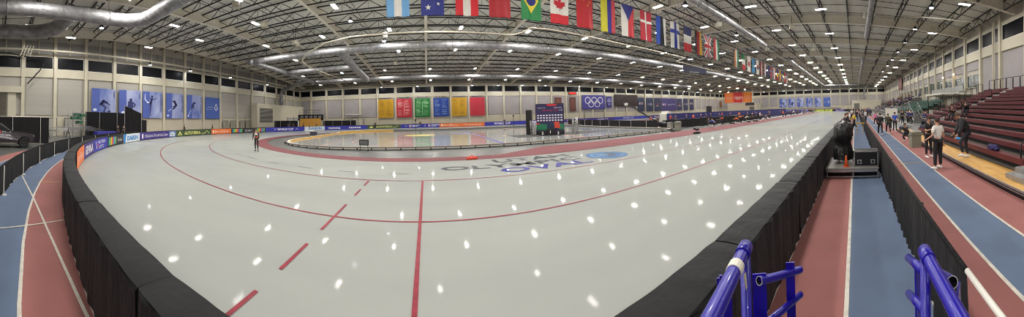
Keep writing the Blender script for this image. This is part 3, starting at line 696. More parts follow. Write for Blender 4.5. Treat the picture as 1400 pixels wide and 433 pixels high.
def sport_set(where, org, sdir, nrm, pos, w, z0, z1):
    for (k, tx, ds), (p, wd) in zip(SPN, pos):
        h = z1 - z0 if where != 'left' or k not in 'ch' else z1 - z0
        f = lambda sh: [([(a * wd / 3.8, b * h / 4.6) for a, b in s[0]], s[1], s[2], s[3]) for s in sh]
        sh = [grid(0, 0, wd * .33, h, 1, 1, 2)] + f(ath(k)) + [text(tx, wd * .9, h * .93, .24, 4, 3, w=(h * .24 if len(tx) < 8 else h * .7), rot=-90, bold=.02)]
        o = Vector(org) + Vector(sdir) * p + Vector((0, 0, z0))
        board('hanging_sport_banner', 'tall blue banner with a dark %s silhouette on the %s end wall' % (ds, where), 'banner', o, sdir, nrm, wd, h, 0, sh, sport_mats(), 'sport banners on the %s end wall' % where)
sport_set('left', (EX + .5, 0, 0), (0, 1, 0), (1, 0, 0), ((14.3, 4.1), (19.0, 4.1), (23.5, 4.), (28.4, 3.9), (33.2, 3.9)), 0, 2.9, 7.45)
sport_set('far', (FX - .5, 0, 0), (0, -1, 0), (-1, 0, 0), ((-43.3, 4.2), (-38.1, 4.2), (-32.8, 4.), (-27.7, 3.9), (-22.6, 3.8)), 0, 2.5, 7.5)
def drop(where, o, sd, n, w, h):
    sh = [ring(w * .74, h * .5, .52, .17, 1, 2, 28), poly([(w * .74 - .4, h * .5 + .3), (w * .74 + .4, h * .5 + .3), (w * .74, h * .5 + 1.0)], 1, 2), disc(w * .74, h * .5 + .1, .22, .3, 0, 3), disc(w * .74, h * .5 - .02, .12, .12, 1, 4),
          text('utah olympic', w * .5, h * .53, .2, 1, 2, align='R'), text('legacy foundation', w * .5, h * .43, .16, 1, 2, w=w * .45, align='R')]
    board('hanging_emblem_banner', 'plain blue banner with a white drop emblem on the %s end wall' % where, 'banner', o, sd, n, w, h, 0, sh, [C(64, 92, 166), C(214, 218, 228)])
drop('left', (EX + .5, 38.1, 2.9), (0, 1, 0), (1, 0, 0), 4.1, 4.4)
drop('far', (FX - .5, 17.6, 2.4), (0, -1, 0), (-1, 0, 0), 3.9, 5.1)
# ------------------------------------------------------------------ far long wall: record boards, emblems, banners
RB = [('Salt Lake 2002', (196, 150, 20), -14.25, 'yellow', (150, 116, 30)), ('Torino 2006', (184, 34, 52), -8.8, 'crimson', (226, 170, 170)), ('Vancouver 2010', (14, 112, 46), -3.35, 'green', (150, 200, 150)),
      ('Sochi 2014', (20, 58, 146), 2.15, 'blue', (120, 150, 200)), ('Pyeongchang 2018', (196, 150, 20), 7.55, 'yellow', (150, 116, 30)), ('Beijing 2022', (190, 40, 58), 13., 'crimson', (170, 60, 76))]
for i, (tt, c, x0, cn, c2) in enumerate(RB):
    w, h = 4.5, 5.45; sh = [text(tt, w / 2, h + .22, .34, 2, 1, w=3.4, align='C', bold=.02)]; rr = random.Random(i)
    for cx in (.4, 2.5):
        b = h - .5
        while b > .5:
            if not (2.3 < b < 2.5): sh.append(rect(cx, b, cx + rr.uniform(.9, 1.6), b + .09, 1, 2))
            b -= .24 if rr.random() < .8 else .42
    if i in (1, 2): sh += [rect(w / 2 - .07, .5, w / 2 + .07, h - .9, 1, 2)]
    lab = {0: 'leftmost of the row', 1: 'left of the green one', 2: 'in the middle of the far wall row', 3: 'between green and yellow', 4: 'right of the blue one', 5: 'rightmost of the row'}[i]
    board('mounted_record_board', '%s record board headed with games and year, %s' % (cn, lab), 'board', (x0, LY - .55, 2.85), (1, 0, 0), (0, -1, 0), w, h, 0, sh, [C(*c), C(*c2), C(40, 42, 60)], 'record boards on the far wall')
for x0, lab in ((41.1, 'behind the podium backdrop'), (46.7, 'below the red clock')):
    sh = [([(a, b) for a, b in s[0]], s[1], s[2], s[3]) for s in [disc(1.25, 4.4, 1.15, .38, 0, 1, 20), disc(1.25, .4, 1.15, .38, 0, 1, 20), disc(1.25, 2.4, .8, 1.9, 1, 2, 16)]]
    board('mounted_plaque', 'brown rounded wall plaque ' + lab, 'plaque', (x0, LY - .55, 3.4), (1, 0, 0), (0, -1, 0), 2.5, 4.8, 0, sh, [C(92, 52, 46), C(108, 66, 56)])
board('mounted_clock', 'small black clock with glowing red digits high on the far wall', 'clock', (46.4, LY - .6, 9.15), (1, 0, 0), (0, -1, 0), 3.2, .85, 0, [text('18:31', .35, .2, .46, 1, 1, w=2.5, bold=.03)], [C(70, 20, 20), glow('red_digits', (255, 40, 30), 5)], th=.15)
def rings(cx, cy, r, w, m, l=2): return [ring(cx + dx * r * 2.2, cy + dy * r, r, w, m, l) for dx, dy in ((-1, .45), (0, .45), (1, .45), (-.5, -.55), (.5, -.55))]
board('hanging_rings_banner', 'wide purple banner with five interlocked white rings', 'banner', (51.9, LY - .55, 4.0), (1, 0, 0), (0, -1, 0), 10.1, 5.0, 0, rings(5.05, 2.55, 1.25, .26, 1), [C(62, 58, 132), C(206, 206, 214)])
board('hanging_narrow_banner', 'narrow deep blue banner right beside the rings banner', 'banner', (62.7, LY - .55, 4.5), (1, 0, 0), (0, -1, 0), 2.3, 4.1, 0, rings(1.15, 2.4, .28, .08, 1) + [ring(1.15, 3.1, .35, .1, 1, 2), rect(.5, 1.2, 1.8, 1.4, 1), rect(.7, .9, 1.6, 1.0, 1)], [C(34, 34, 112), C(190, 190, 214)])
board('mounted_screen', 'large switched-off dark maroon screen on the far wall', 'screen', (66.4, LY - .78, 4.9), (1, 0, 0), (0, -1, 0), 12.2, 4.5, 0, [rect(.15, .15, 12.05, 4.35, 1)], [C(30, 22, 26), mat('screen_off', (44, 28, 32), .25, var=.05)], th=.3)
mN = [C(40, 46, 76), C(190, 192, 196), C(190, 70, 66), C(88, 64, 76)]
def hearts(a, b, s): return [disc(a, b, .42 * s, .5 * s, 1, 2, 12), disc(a + 1.3 * s, b, .42 * s, .5 * s, 1, 2, 12), disc(a + .1 * s, b - .1, .2 * s, .28 * s, 2, 3, 10), disc(a + 1.4 * s, b - .1, .2 * s, .28 * s, 2, 3, 10)]
def leafy(a, b): return [ring(a, b, .55, .2, 1, 2), rect(a - 2.1, b + .1, a - .8, b + .22, 1), rect(a - 2.1, b - .2, a - .8, b - .08, 1)]
def esse(a, b): return [ring(a, b + .45, .5, .22, 3, 2, 20, 2, 14), ring(a, b - .35, .5, .22, 2, 2, 20, 12, 24), rect(a - 1, b - 1.3, a + 1, b - 1.12, 1)]
NB = [(79.0, 3.8, hearts(1.1, 3.4, 1), 'with two small shield prints, next to the dark screen'), (83.9, 4.4, leafy(3.0, 3.), 'with a white leaf print, second in the row'), (89.05, 4.3, esse(2.1, 3.4), 'with a curved letter emblem, left of the wide purple one'),
      (105.4, 4.2, esse(2.1, 3.4), 'with a curved letter emblem, right of the wide purple one'), (110.8, 3.9, leafy(2.7, 3.), 'with a white leaf print, second from the right'), (116.2, 3.8, hearts(1.1, 3.4, 1), 'with two small shield prints, at the right end')]
for x0, w, sh, lab in NB:
    board('hanging_navy_banner', 'tall slate blue banner ' + lab, 'banner', (x0, LY - .55, 2.6), (1, 0, 0), (0, -1, 0), w, 5.7, 0, sh, mN, 'slate blue banners on the far wall')
board('hanging_wide_banner', 'wide purple banner between the slate blue banners', 'banner', (94.0, LY - .55, 2.5), (1, 0, 0), (0, -1, 0), 11., 5.8, 0, hearts(1.2, 3.0, 1.) + [text('WORLD CUP', 4.3, 2.6, .55, 1, 2, w=2.9), text('SPEED SKATING', 7.4, 2.9, .4, 1, 2, w=3.2)], [C(60, 50, 104), C(200, 200, 212), C(190, 90, 90)])
# orange banners hanging in front of the far corner
OB = [((133.4, 68.9), C(214, 116, 44), 'left one, faint pale print'), ((135.2, 64.3), C(186, 40, 38), 'middle red one with white rings'), ((137.2, 59.6), C(222, 128, 46), 'right one, faint pale print')]
for i, ((x0, y0), m, lab) in enumerate(OB):
    sh = rings(2.5, 2.5, .62 if i == 1 else .55, .15, 1) + ([] if i == 1 else [rect(.2, .3, .7, 5.2, 2), rect(4.2, .3, 4.6, 5.2, 2)])
    board('hanging_games_banner', 'big hanging banner in the far corner, ' + lab, 'banner', (x0, y0, 5.9), (.37, -.93, 0), (-.93, -.37, 0), 4.9, 5.6, 0, sh, [m, C(226, 214, 206) if i == 1 else C(200, 140, 120), C(206, 84, 40)], 'hanging banners in the far corner')
board('hanging_sign', 'dark low sign under the hanging corner banners', 'sign', (137.9, 58.5, 4.2), (.3, -.95, 0), (-.95, -.3, 0), 5.0, 1.5, 0, [rect(.3, .5, 4.6, .9, 1)], [C(30, 34, 46), C(60, 64, 80)])
board('hanging_small_banner', 'maroon banner high on the stand wall near the far end', 'banner', (96, RY + .6, 8.2), (1, 0, 0), (0, 1, 0), 8., 4.4, 0, [rect(.5, .5, 7.5, 3.9, 1)], [C(108, 56, 52), C(116, 62, 58)])

# ------------------------------------------------------------------ crash pads round the ice, sponsor banners on them
def pad_mesh(L, Rb, seed):
    """one pad: soft box with a pleated skirt on the outside, along +x, ice side at y=0, outer side at y=-w"""
    rr = random.Random(seed); n = 14; mb = MB(); w = .4
    prof = [(0.0, .03), (0.0, .5), (0.0, .97), (-.012, .99), (-.1, 1.0), (-.2, 1.004), (-.3, 1.0), (-.385, .99), (-.4, .965), (-.4, .6), (-.405, .3), (-.41, .0)]
    for i in range(n + 1):
        s = i / n; e = min(s, 1 - s); pin = .014 * math.exp(-e * 60)
        for j, (a, z) in enumerate(prof):
            wob = .004 * math.sin(i * 1.9 + seed) * (1 if 3 <= j <= 7 else .3) + (.018 * math.sin(i * 2.6 + j * .4 + seed * 2) if j >= 8 else 0)
            yy = a + (wob if j >= 8 else 0) + (pin if j >= 6 else -pin * .3); zz = z + (wob if 3 <= j <= 7 else 0) - (pin if 2 <= j <= 8 else 0)
            th = (s - .5) * L
            if Rb:
                an = th / Rb; r = Rb - yy; mb.v.append((math.sin(an) * r, Rb - math.cos(an) * r, zz))
            else: mb.v.append((th, yy, zz))
    k = len(prof)
    for i in range(n):
        for j in range(k - 1): mb.f.append((i * k + j, (i + 1) * k + j, (i + 1) * k + j + 1, i * k + j + 1)); mb.m.append(0 if j < 8 else 1)
    mb.f.append(tuple(range(k))); mb.m.append(0); mb.f.append(tuple(n * k + j for j in range(k))[::-1]); mb.m.append(0)
    return mb
m_skirt = mat('pleated_black_skirt', (30, 29, 30), .7, var=.15, scale=2, bump=.7, bscale=7, stretch=(3, 3, .8))
STR = [pad_mesh(2.4, 0, s).mesh('crash_pad', [m_vinyl, m_skirt]) for s in (1, 2, 3)]
BND = [pad_mesh(2.407, 34.6, s).mesh('crash_pad', [m_vinyl, m_skirt]) for s in (4, 5, 6)]
BN0 = pad_mesh(1.97, 34.6, 9).mesh('crash_pad', [m_vinyl, m_skirt])
np_ = 0
LBP = {'near': ('black crash pad in the row along the near straight', 'pads along the near straight'), 'bend': ('black crash pad curving round the near bend, sponsor banners on its ice side', 'pads round the near bend'),
       'far': ('distant crash pad along the far straight below the record boards', 'pads along the far straight'), 'end': ('distant crash pad round the far bend', 'pads round the far bend')}
def put_pad(me, x, y, rz, key, lab=None):
    o = bpy.data.objects.new('crash_pad', me); COL.objects.link(o); o.location = (x, y, 0); o.rotation_euler = (0, 0, rz)
    tag(o, lab or LBP[key][0], 'crash pad', LBP[key][1]); return o
for k in range(46):
    put_pad(STR[k % 3], 1.25 + 2.42 * k, CY - 34.6, 0, 'near', {0: 'black crash pad right in front beside the blue rails, nearest on the straight', 1: 'second black crash pad of the straight, beyond the first seam'}.get(k))
for k in range(45):
    a = (1.975 + 2.415 * (k - .5)) / 34.6 if k else .0285
    put_pad(BND[k % 3] if k else BN0, -34.6 * math.sin(a), CY - 34.6 * math.cos(a), -a, 'bend', {0: 'black crash pad at the bottom left edge, nearest on the bend', 1: 'second black crash pad of the bend, beside the red lane'}.get(k))
    a = -(k + .5) * PI / 45; put_pad(BND[k % 3], SX - 34.6 * math.sin(a), CY - 34.6 * math.cos(a), -a, 'end')
for k in range(46): put_pad(STR[k % 3], 1.25 + 2.42 * k, CY + 34.6, PI, 'far')

def arc_banner(lab, d0, d1, shapes, mats, base=0, z0=.06, h=.9):
    """sponsor banner on the ice face of the pads between arc lengths d0 and d1; shapes are drawn with a in 0..L"""
    L = d1 - d0; mb = MB()
    def f(a, b, l):
        (x, y), _ = oval(34.56 - l * .008, d0 + a)
        return (x, y, z0 + b)
    n = max(4, int(L / .8))
    mb.draw([grid(0, 0, L, h, base, 0, n, 1)], f)
    mb.draw([grid(0, h, L, h + .001, base, 0, n, 1)], f)
    mb.draw(shapes, f)
    return single(mb, 'sponsor_banner', mats, lab, 'banner', 'sponsor banners on the pads')
def deg(a): return 34.6 * math.radians(a)
def rainbow(a0, w, h=.9, n=7):
    return [poly([(a0 + w * k / n, .12), (a0 + w * (k + .8) / n, .12), (a0 + w * (k + 1.1) / n, h - .1), (a0 + w * (k + .3) / n, h - .1)], 2 + k % 5, 2) for k in range(n)]
RBM = [C(40, 40, 44), C(214, 214, 216), C(52, 160, 180), C(120, 180, 80), C(232, 190, 60), C(220, 100, 60), C(150, 90, 170)]
PU = [C(56, 42, 118), C(214, 210, 220), C(40, 50, 150), C(210, 70, 60)]
BU = [C(46, 48, 158), C(224, 224, 232), C(200, 60, 70)]
OR = [C(222, 112, 56), C(240, 214, 196)]
WHT = [C(206, 214, 222), C(30, 120, 190)]
arc_banner('orange sponsor banner at the nearest end of the bend, bright and narrow', deg(19.5), deg(26), [text('EuroParcs', .4, .25, .42, 1, 2, w=3.2)], OR)
arc_banner('dark purple sponsor banner with big white capitals, left of the blue one', deg(26), deg(32.4), [text('GENNA', .5, .2, .5, 1, 2, w=2.9, bold=.03)], PU)
arc_banner('bright blue sponsor banner with white and red lettering on the bend', deg(32.4), deg(39.4), [stroke([(.5, .75), (.8, .2)], .12, 1, 2), text('MASTERS', 1.1, .52, .24, 1, 2, w=2.4), text('LOTTO', 1.4, .14, .24, 1, 2, w=1.7), disc(1.2, .42, .14, .14, 2, 2)], BU)
arc_banner('dark sponsor banner with rainbow bars left of the white one', deg(39.4), deg(47.3), rainbow(.3, 2.3) + [text('Odlo', 3.1, .3, .28, 1, 2, w=1.2)], RBM)
arc_banner('white sponsor banner with blue capitals on the bend', deg(47.3), deg(55.0), [poly([(0, 0), (.5, 0), (.8, .9), (.1, .9)], 1, 2), text('DAIKIN', 1.1, .22, .46, 1, 2, w=3., bold=.03)], WHT)
arc_banner('long purple sponsor banner with white lettering beside the white one', deg(55.0), deg(68.4), [disc(.8, .45, .22, .32, 1, 2), text('Holland America Line', 1.5, .25, .42, 1, 2, w=6.2)], PU)
arc_banner('small picture banner of a pale ship print on blue', deg(68.4), deg(71.4), [poly([(.2, .15), (1.4, .1), (1.6, .5), (.9, .75), (.3, .6)], 1, 2), rect(.5, .3, 1.1, .4, 2, 3)], [C(98, 120, 170), C(196, 204, 214), C(70, 80, 110)])
arc_banner('long dark green sponsor banner with pale yellow lettering and a peak emblem', deg(71.4), deg(87.2), [poly([(.5, .15), (1.1, .8), (1.7, .15)], 1, 2), poly([(.85, .2), (1.1, .5), (1.35, .2)], 0, 3), text('AUTOTERRA', 2.3, .2, .46, 1, 2, w=4.3, bold=.03), stroke([(6.9, .2), (7.8, .3), (8.3, .7), (8.9, .2)], .1, 1, 2)], [C(58, 78, 54), C(206, 206, 120)])
arc_banner('orange sponsor banner with pale lettering on the back of the bend', deg(87.2), deg(95.8), [disc(.5, .45, .18, .25, 1, 2), text('EuroParcs', .9, .25, .42, 1, 2, w=3.6)], OR)
arc_banner('dark sponsor banner with rainbow bars right of the orange one', deg(95.8), deg(105.5), rainbow(.3, 2.6) + [text('Odlo', 3.6, .25, .36, 1, 2, w=1.9)], RBM)
arc_banner('dark sponsor banner with rainbow bars behind the skater', deg(105.5), deg(110.7), rainbow(.6, 2.3), RBM)
arc_banner('purple banner reading world cup in white on the bend', deg(110.7), deg(127.6), [text('WORLD CUP', 3.1, .22, .46, 1, 2, w=4.2, bold=.03), stroke([(2.2, .7), (2.5, .25), (2.8, .7)], .08, 1, 2), stroke([(7.9, .25), (8.2, .7), (8.5, .25)], .08, 1, 2)], BU)
arc_banner('white and blue sponsor banner behind the folding tables', deg(127.6), deg(136.2), [text('DAIKIN', 1.0, .2, .5, 1, 2, w=3.4, bold=.03)], WHT)
arc_banner('blue sponsor banner with two white words at the bend exit', deg(136.2), deg(154.4), [text('gamma', .9, .24, .5, 1, 2, w=3.2, bold=.03), text('gamma', 6.2, .24, .5, 1, 2, w=3.2, bold=.03)], BU)
arc_banner('green sponsor banner with pale lettering left of the far straight', deg(154.4), deg(169.0), [poly([(.5, .15), (1.1, .8), (1.7, .15)], 1, 2), text('AUTOTERRA', 2.3, .2, .46, 1, 2, w=4.3, bold=.03), stroke([(6.6, .2), (7.5, .3), (8.1, .7)], .1, 1, 2)], [C(58, 78, 54), C(206, 206, 120)])
Z0 = PI * 34.6
def emb(a): return [disc(a, .45, .3, .3, 1, 2), disc(a, .45, .17, .17, 2, 3), stroke([(a - 1.3, .25), (a - 1.1, .7), (a - .9, .25)], .08, 1, 2), rect(a + .5, .5, a + 2.6, .65, 1), rect(a + .5, .25, a + 1.8, .38, 1)]
arc_banner('blue banner with two round white emblems under the record boards', deg(169.0), Z0 + 3.3, emb(2.4) + emb(7.3), BU)
arc_banner('long orange sponsor banner on the far straight', Z0 + 3.3, Z0 + 15.2, [disc(.7, .45, .25, .3, 1, 2), text('EuroParcs', 1.2, .24, .46, 1, 2, w=3.6), text('Vakantieparken', 6.4, .26, .34, 1, 2, w=4.6)], OR)
arc_banner('purple banner reading world cup on the far straight left of the podium', Z0 + 15.2, Z0 + 36, [text('WORLD CUP', 2.6, .22, .5, 1, 2, w=4.6, bold=.03), text('WORLD CUP', 13, .22, .5, 1, 2, w=4.6, bold=.03)], BU)
arc_banner('purple banner with white lettering beyond the rings banner end', Z0 + 37, Z0 + 58, [text('Holland America Line', 3, .24, .46, 1, 2, w=7), text('WORLD CUP', 14, .24, .46, 1, 2, w=4.4)], PU)
for i, (a, b, mm) in enumerate(((58, 74, BU), (74, 92, PU), (92, 111, BU))):
    arc_banner('%s banner far along the far straight behind the pit tables' % ('blue', 'purple', 'violet')[i], Z0 + a, Z0 + b, [text(('WORLD CUP', 'EuroParcs', 'gamma')[i], 4, .24, .46, 1, 2, w=5)], mm)

Z1 = Z0 + SX
for a, b, mm, tx, lab in ((12, 30, PU, 'Holland America Line', 'purple banner at the start of the far bend'), (32, 50, OR, 'EuroParcs', 'orange banner round the far bend'), (52, 66, BU, 'WORLD CUP', 'blue banner round the far bend'), (68, 82, [C(176, 186, 70), C(60, 80, 60)], 'AUTOTERRA', 'yellow green banner at the far end of the ice'), (84, 94, PU, 'gamma', 'purple banner at the far end of the near straight')):
    arc_banner(lab + ', tiny in the distance', Z1 + a, Z1 + b, [text(tx, 1, .24, .46, 1, 2, w=b - a - 3)], mm)
# ------------------------------------------------------------------ people
def skin(pts, edges, rad, lv=1, root=0):
    me = bpy.data.meshes.new('b'); me.from_pydata(pts, edges, []); o = bpy.data.objects.new('b', me); COL.objects.link(o)
    m = o.modifiers.new('s', 'SKIN'); m.use_smooth_shade = True
    for i, r in enumerate(rad):
        r = r if isinstance(r, (tuple, list)) else (r, r); me.skin_vertices[0].data[i].radius = r; me.skin_vertices[0].data[i].use_root = (i == root)
    if lv: s = o.modifiers.new('u', 'SUBSURF'); s.levels = lv; s.render_levels = lv
    bpy.context.view_layer.update()
    out = bpy.data.meshes.new_from_object(o.evaluated_get(bpy.context.evaluated_depsgraph_get()))
    bpy.data.objects.remove(o); bpy.data.meshes.remove(me)
    for p in out.polygons: p.use_smooth = True
    return out
def joints(P):
    """joint positions from pose angles (degrees); person faces +y, x to its right"""
    R = math.radians; g = P.get
    lean = R(g('lean', 2)); tw = lambda v: Vector((v[0], v[1] * math.cos(lean) + v[2] * math.sin(lean), v[2] * math.cos(lean) - v[1] * math.sin(lean)))
    J = {'pelvis': Vector((0, 0, 0))}
    for n, v in (('waist', (0, 0, .13)), ('chest', (0, .01, .33)), ('base', (0, 0, .49)), ('neck', (0, .01, .55)), ('shL', (-.175, 0, .45)), ('shR', (.175, 0, .45))): J[n] = tw(v)
    hp = R(g('head', 5)) + lean * .5; hd = Vector((0, math.sin(hp), math.cos(hp)))
    J['head'] = J['neck'] + hd * .1 + Vector((0, .02, 0)); J['crown'] = J['head'] + hd * .09; J['hd'] = hd
    for s, k in ((-1, 'L'), (1, 'R')):
        hip = Vector((.09 * s, 0, -.02)); th = R(g('th' + k, 3)); kn = R(g('kn' + k, 4)); ab = g('ab' + k, 4)
        d = Vector((math.sin(R(ab)) * s, math.sin(th), -math.cos(th))); d.normalize(); knee = hip + d * .43
        q = th - kn; d2 = Vector((math.sin(R(ab)) * s * .3, math.sin(q), -math.cos(q))); d2.normalize(); ank = knee + d2 * .42
        ft = R(g('ft' + k, 0)) ; fd = Vector((.1 * s, math.cos(ft), -math.sin(ft) )); fd.normalize()
        J['hip' + k] = hip; J['knee' + k] = knee; J['ank' + k] = ank; J['heel' + k] = ank - fd * .05 + Vector((0, 0, -.055)); J['toe' + k] = ank + fd * .17 + Vector((0, 0, -.06))
        sh = J['sh' + k]; a = R(g('sh' + k, 5)); e = R(g('el' + k, 15)); b = R(g('sa' + k, 10)) * s
        d = Vector((math.sin(b), math.sin(a), -math.cos(a))); d.normalize(); el = sh + d * .29
        q = a + e; i_ = R(g('in' + k, 0)) * -s; d = Vector((math.sin(b) * .5 + math.sin(i_), math.sin(q), -math.cos(q))); d.normalize(); wr = el + d * .25
        J['el' + k] = el; J['wr' + k] = wr; J['hn' + k] = wr + d * .085; J['hdir' + k] = d
    z = min(J['heelL'].z, J['heelR'].z, J['toeL'].z, J['toeR'].z) if not g('sit') else None
    off = Vector((0, 0, (-z + .025) if z is not None else g('sit')))
    for k in J:
        if not k.startswith('h') or k[:3] in ('hip', 'hee', 'hea', 'hnL', 'hnR'):
            if k != 'hd': J[k] = J[k] + off
    return J
_P = {}
def body_parts(pose, fing=False):
    key = (tuple(sorted(pose.items())), fing)
    if key in _P: return _P[key]
    J = joints(pose); g = pose.get; out = {}
    pts = []; edges = []; rad = []
    def add(n, r, par=None, v=None):
        pts.append(tuple(v if v is not None else J[n])); rad.append(r)
        if par is not None: edges.append((par, len(pts) - 1))
        return len(pts) - 1
    pel = add('pelvis', .115); wa = add('waist', .105, pel); ch = add('chest', (.135, .105), wa); ba = add('base', .07, ch); ne = add('neck', .052, ba)
    hd = add('head', (.078, .088), ne); add('crown', .062, hd)
    for k in 'LR':
        h = add('hip' + k, .09, pel); m_ = add('', .078, h, J['hip' + k].lerp(J['knee' + k], .5)); kn = add('knee' + k, .055, m_)
        c_ = add('', .053, kn, J['knee' + k].lerp(J['ank' + k], .35)); an = add('ank' + k, .036, c_); he = add('heel' + k, .034, an); add('toe' + k, .026, he)
        s = add('sh' + k, .055, ch); u = add('', .046, s, J['sh' + k].lerp(J['el' + k], .5)); e = add('el' + k, .037, u); w = add('wr' + k, .024, e)
        hn = add('hn' + k, (.034, .018), w)
    body = skin(pts, edges, rad, 1)
    # ears, nose and (on the nearer people) five bent fingers are part of the body surface
    mb = MB(); H = J['head']; hd_ = J['hd']; fw = Vector((0, hd_.z, -hd_.y))
    mb.ball(H + fw * .092 + hd_ * -.005, (.012, .018, .018), sub=1); mb.ball(H + fw * .078 - hd_ * .05, (.03, .018, .02), sub=1)
    for s in (-1, 1): mb.ball(H + Vector((.08 * s, 0, 0)), (.01, .02, .03), sub=1)
    if fing:
        for k, sx in (('L', -1), ('R', 1)):
            d = J['hdir' + k]; c = J['hn' + k]; side = Vector((0, 1, 0)) if abs(d.y) < .8 else Vector((1, 0, 0)); side = (side - d * side.dot(d)).normalized(); cu = d.cross(side) * sx
            for i in range(4):
                b = c + side * (.027 - .018 * i) + d * .01; L = (.062, .07, .066, .052)[i]
                mb.tube([b, b + d * L * .5 + cu * .004, b + d * L * .85 + cu * .022, b + d * L + cu * .04], [.0095, .009, .008, .006], 6)
            b = J['wr' + k] + d * .03 + side * .03
            mb.tube([b, b + side * .025 + d * .02, b + side * .032 + d * .055 + cu * .012], [.011, .01, .008], 6)
    bm = bmesh.new(); bm.from_mesh(body); t2 = mb.mesh('t', m_white, True); bm.from_mesh(t2); bm.to_mesh(body); bm.free(); bpy.data.meshes.remove(t2)
    for p in body.polygons: p.use_smooth = True; p.material_index = 0
    out['body'] = [body]
    out['eye'] = []
    for s in (-1, 1): mb = MB(); mb.ball(H + fw * .083 + hd_ * .02 + Vector((.03 * s, 0, 0)), (.011, .008, .007), sub=1); out['eye'].append(mb.mesh('eye', C(30, 24, 24, .3)))
    def top(short, puff):
        pts.clear(); edges.clear(); rad.clear(); q = puff
        pel = add('', .112 + q, None, J['pelvis'].lerp(J['waist'], .1)); wa = add('waist', .115 + q, pel); ch = add('chest', (.15 + q, .12 + q), wa); add('', .072 + q * .5, ch, J['base'] + Vector((0, 0, -.01)))
        for k in 'LR':
            s = add('sh' + k, .068 + q * .8, ch)
            if short: add('', .06 + q, s, J['sh' + k].lerp(J['el' + k], .75))
            else: e = add('el' + k, .05 + q * .8, s); add('', .036 + q * .5, e, J['el' + k].lerp(J['wr' + k], .93))
        return skin(pts, edges, rad, 1)
    out['top'] = top
    def trousers(q):
        pts.clear(); edges.clear(); rad.clear()
        pel = add('', .118 + q, None, J['pelvis'].lerp(J['waist'], .15))
        for k in 'LR':
            h = add('hip' + k, .1 + q, pel); m_ = add('', .086 + q, h, J['hip' + k].lerp(J['knee' + k], .5)); kn = add('knee' + k, .064 + q, m_); c = add('', .06 + q, kn, J['knee' + k].lerp(J['ank' + k], .4)); add('', .046 + q, c, J['knee' + k].lerp(J['ank' + k], .93))
        return skin(pts, edges, rad, 1)
    out['legs'] = trousers
    sh = []
    for k in 'LR':
        mb = MB(); a, b = J['heel' + k], J['toe' + k]; d = (b - a).normalized()
        m0 = skin([tuple(a - d * .03 + Vector((0, 0, .012))), tuple(a.lerp(b, .35) + Vector((0, 0, .02))), tuple(a.lerp(b, .75) + Vector((0, 0, .006))), tuple(b + d * .03)], [(0, 1), (1, 2), (2, 3)], [.043, .05, .042, .03], 1)
        sh.append(m0)
    out['shoes'] = sh
    H2 = H + hd_ * .035 - fw * .018; mb = MB(); bm = bmesh.new(); bmesh.ops.create_icosphere(bm, subdivisions=3, radius=1.)
    vs = []; 
    for v in bm.verts:
        p = v.co; vs.append(H2 + Vector((p.x * .093, 0, 0)) + fw * (p.y * .1) + hd_ * (p.z * .098))
    fs = [[v.index for v in f.verts] for f in bm.faces if not (f.calc_center_median().z < .12 and f.calc_center_median().y > -.15) and f.calc_center_median().z > -.62]
    bm.free(); mb.add(vs, fs); out['hair'] = mb.mesh('hair', m_white, True)
    mb = MB(); mb.ball(H2 - fw * .12 - hd_ * .12, (.03, .035, .1), sub=2); out['tail'] = mb.mesh('tail', m_white, True)
    mb = MB(); pk = J['chest'] + Vector((0, -.2, .0)); mb.bbox(pk.x - .15, pk.y - .09, pk.z - .25, pk.x + .15, pk.y + .09, pk.z + .2, .05); out['pack'] = mb.mesh('pack', m_white, True)
    _P[key] = out; return out
def omat(o, m):
    if not o.data.materials: o.data.materials.append(m_white)
    o.material_slots[0].link = 'OBJECT'; o.material_slots[0].material = m
SKN = mat('skin', (196, 148, 122), .55, var=.05, scale=6)
POSE = dict(stand=dict(), stand2=dict(shL=12, elL=60, shR=-5, elR=20, knL=8, thL=8), walk=dict(thL=24, knL=8, thR=-14, knR=22, ftR=18, shL=-22, elL=25, shR=24, elR=30, lean=4),
            hips=dict(shL=-12, elL=70, saL=28, shR=-10, elR=18, saR=14), step=dict(lean=32, head=18, thL=62, knL=66, thR=8, knR=14, shL=48, elL=22, shR=40, elR=25, abL=6),
            arms=dict(shL=18, elL=95, inL=35, shR=24, elR=85, inR=30, head=10), sit=dict(thL=86, thR=84, knL=88, knR=80, lean=22, shL=50, elL=60, shR=48, elR=62, inL=20, inR=20, head=12, sit=.56),
            crouch=dict(thL=112, knL=128, thR=60, knR=112, lean=40, shL=70, elL=30, shR=60, elR=40, head=-8), bend=dict(lean=72, thL=14, knL=22, thR=4, knR=14, shL=95, elL=12, shR=88, elR=20, head=5),
            skate=dict(lean=14, thL=18, knL=26, thR=4, knR=20, shL=10, elL=20, shR=4, elR=14, head=16))
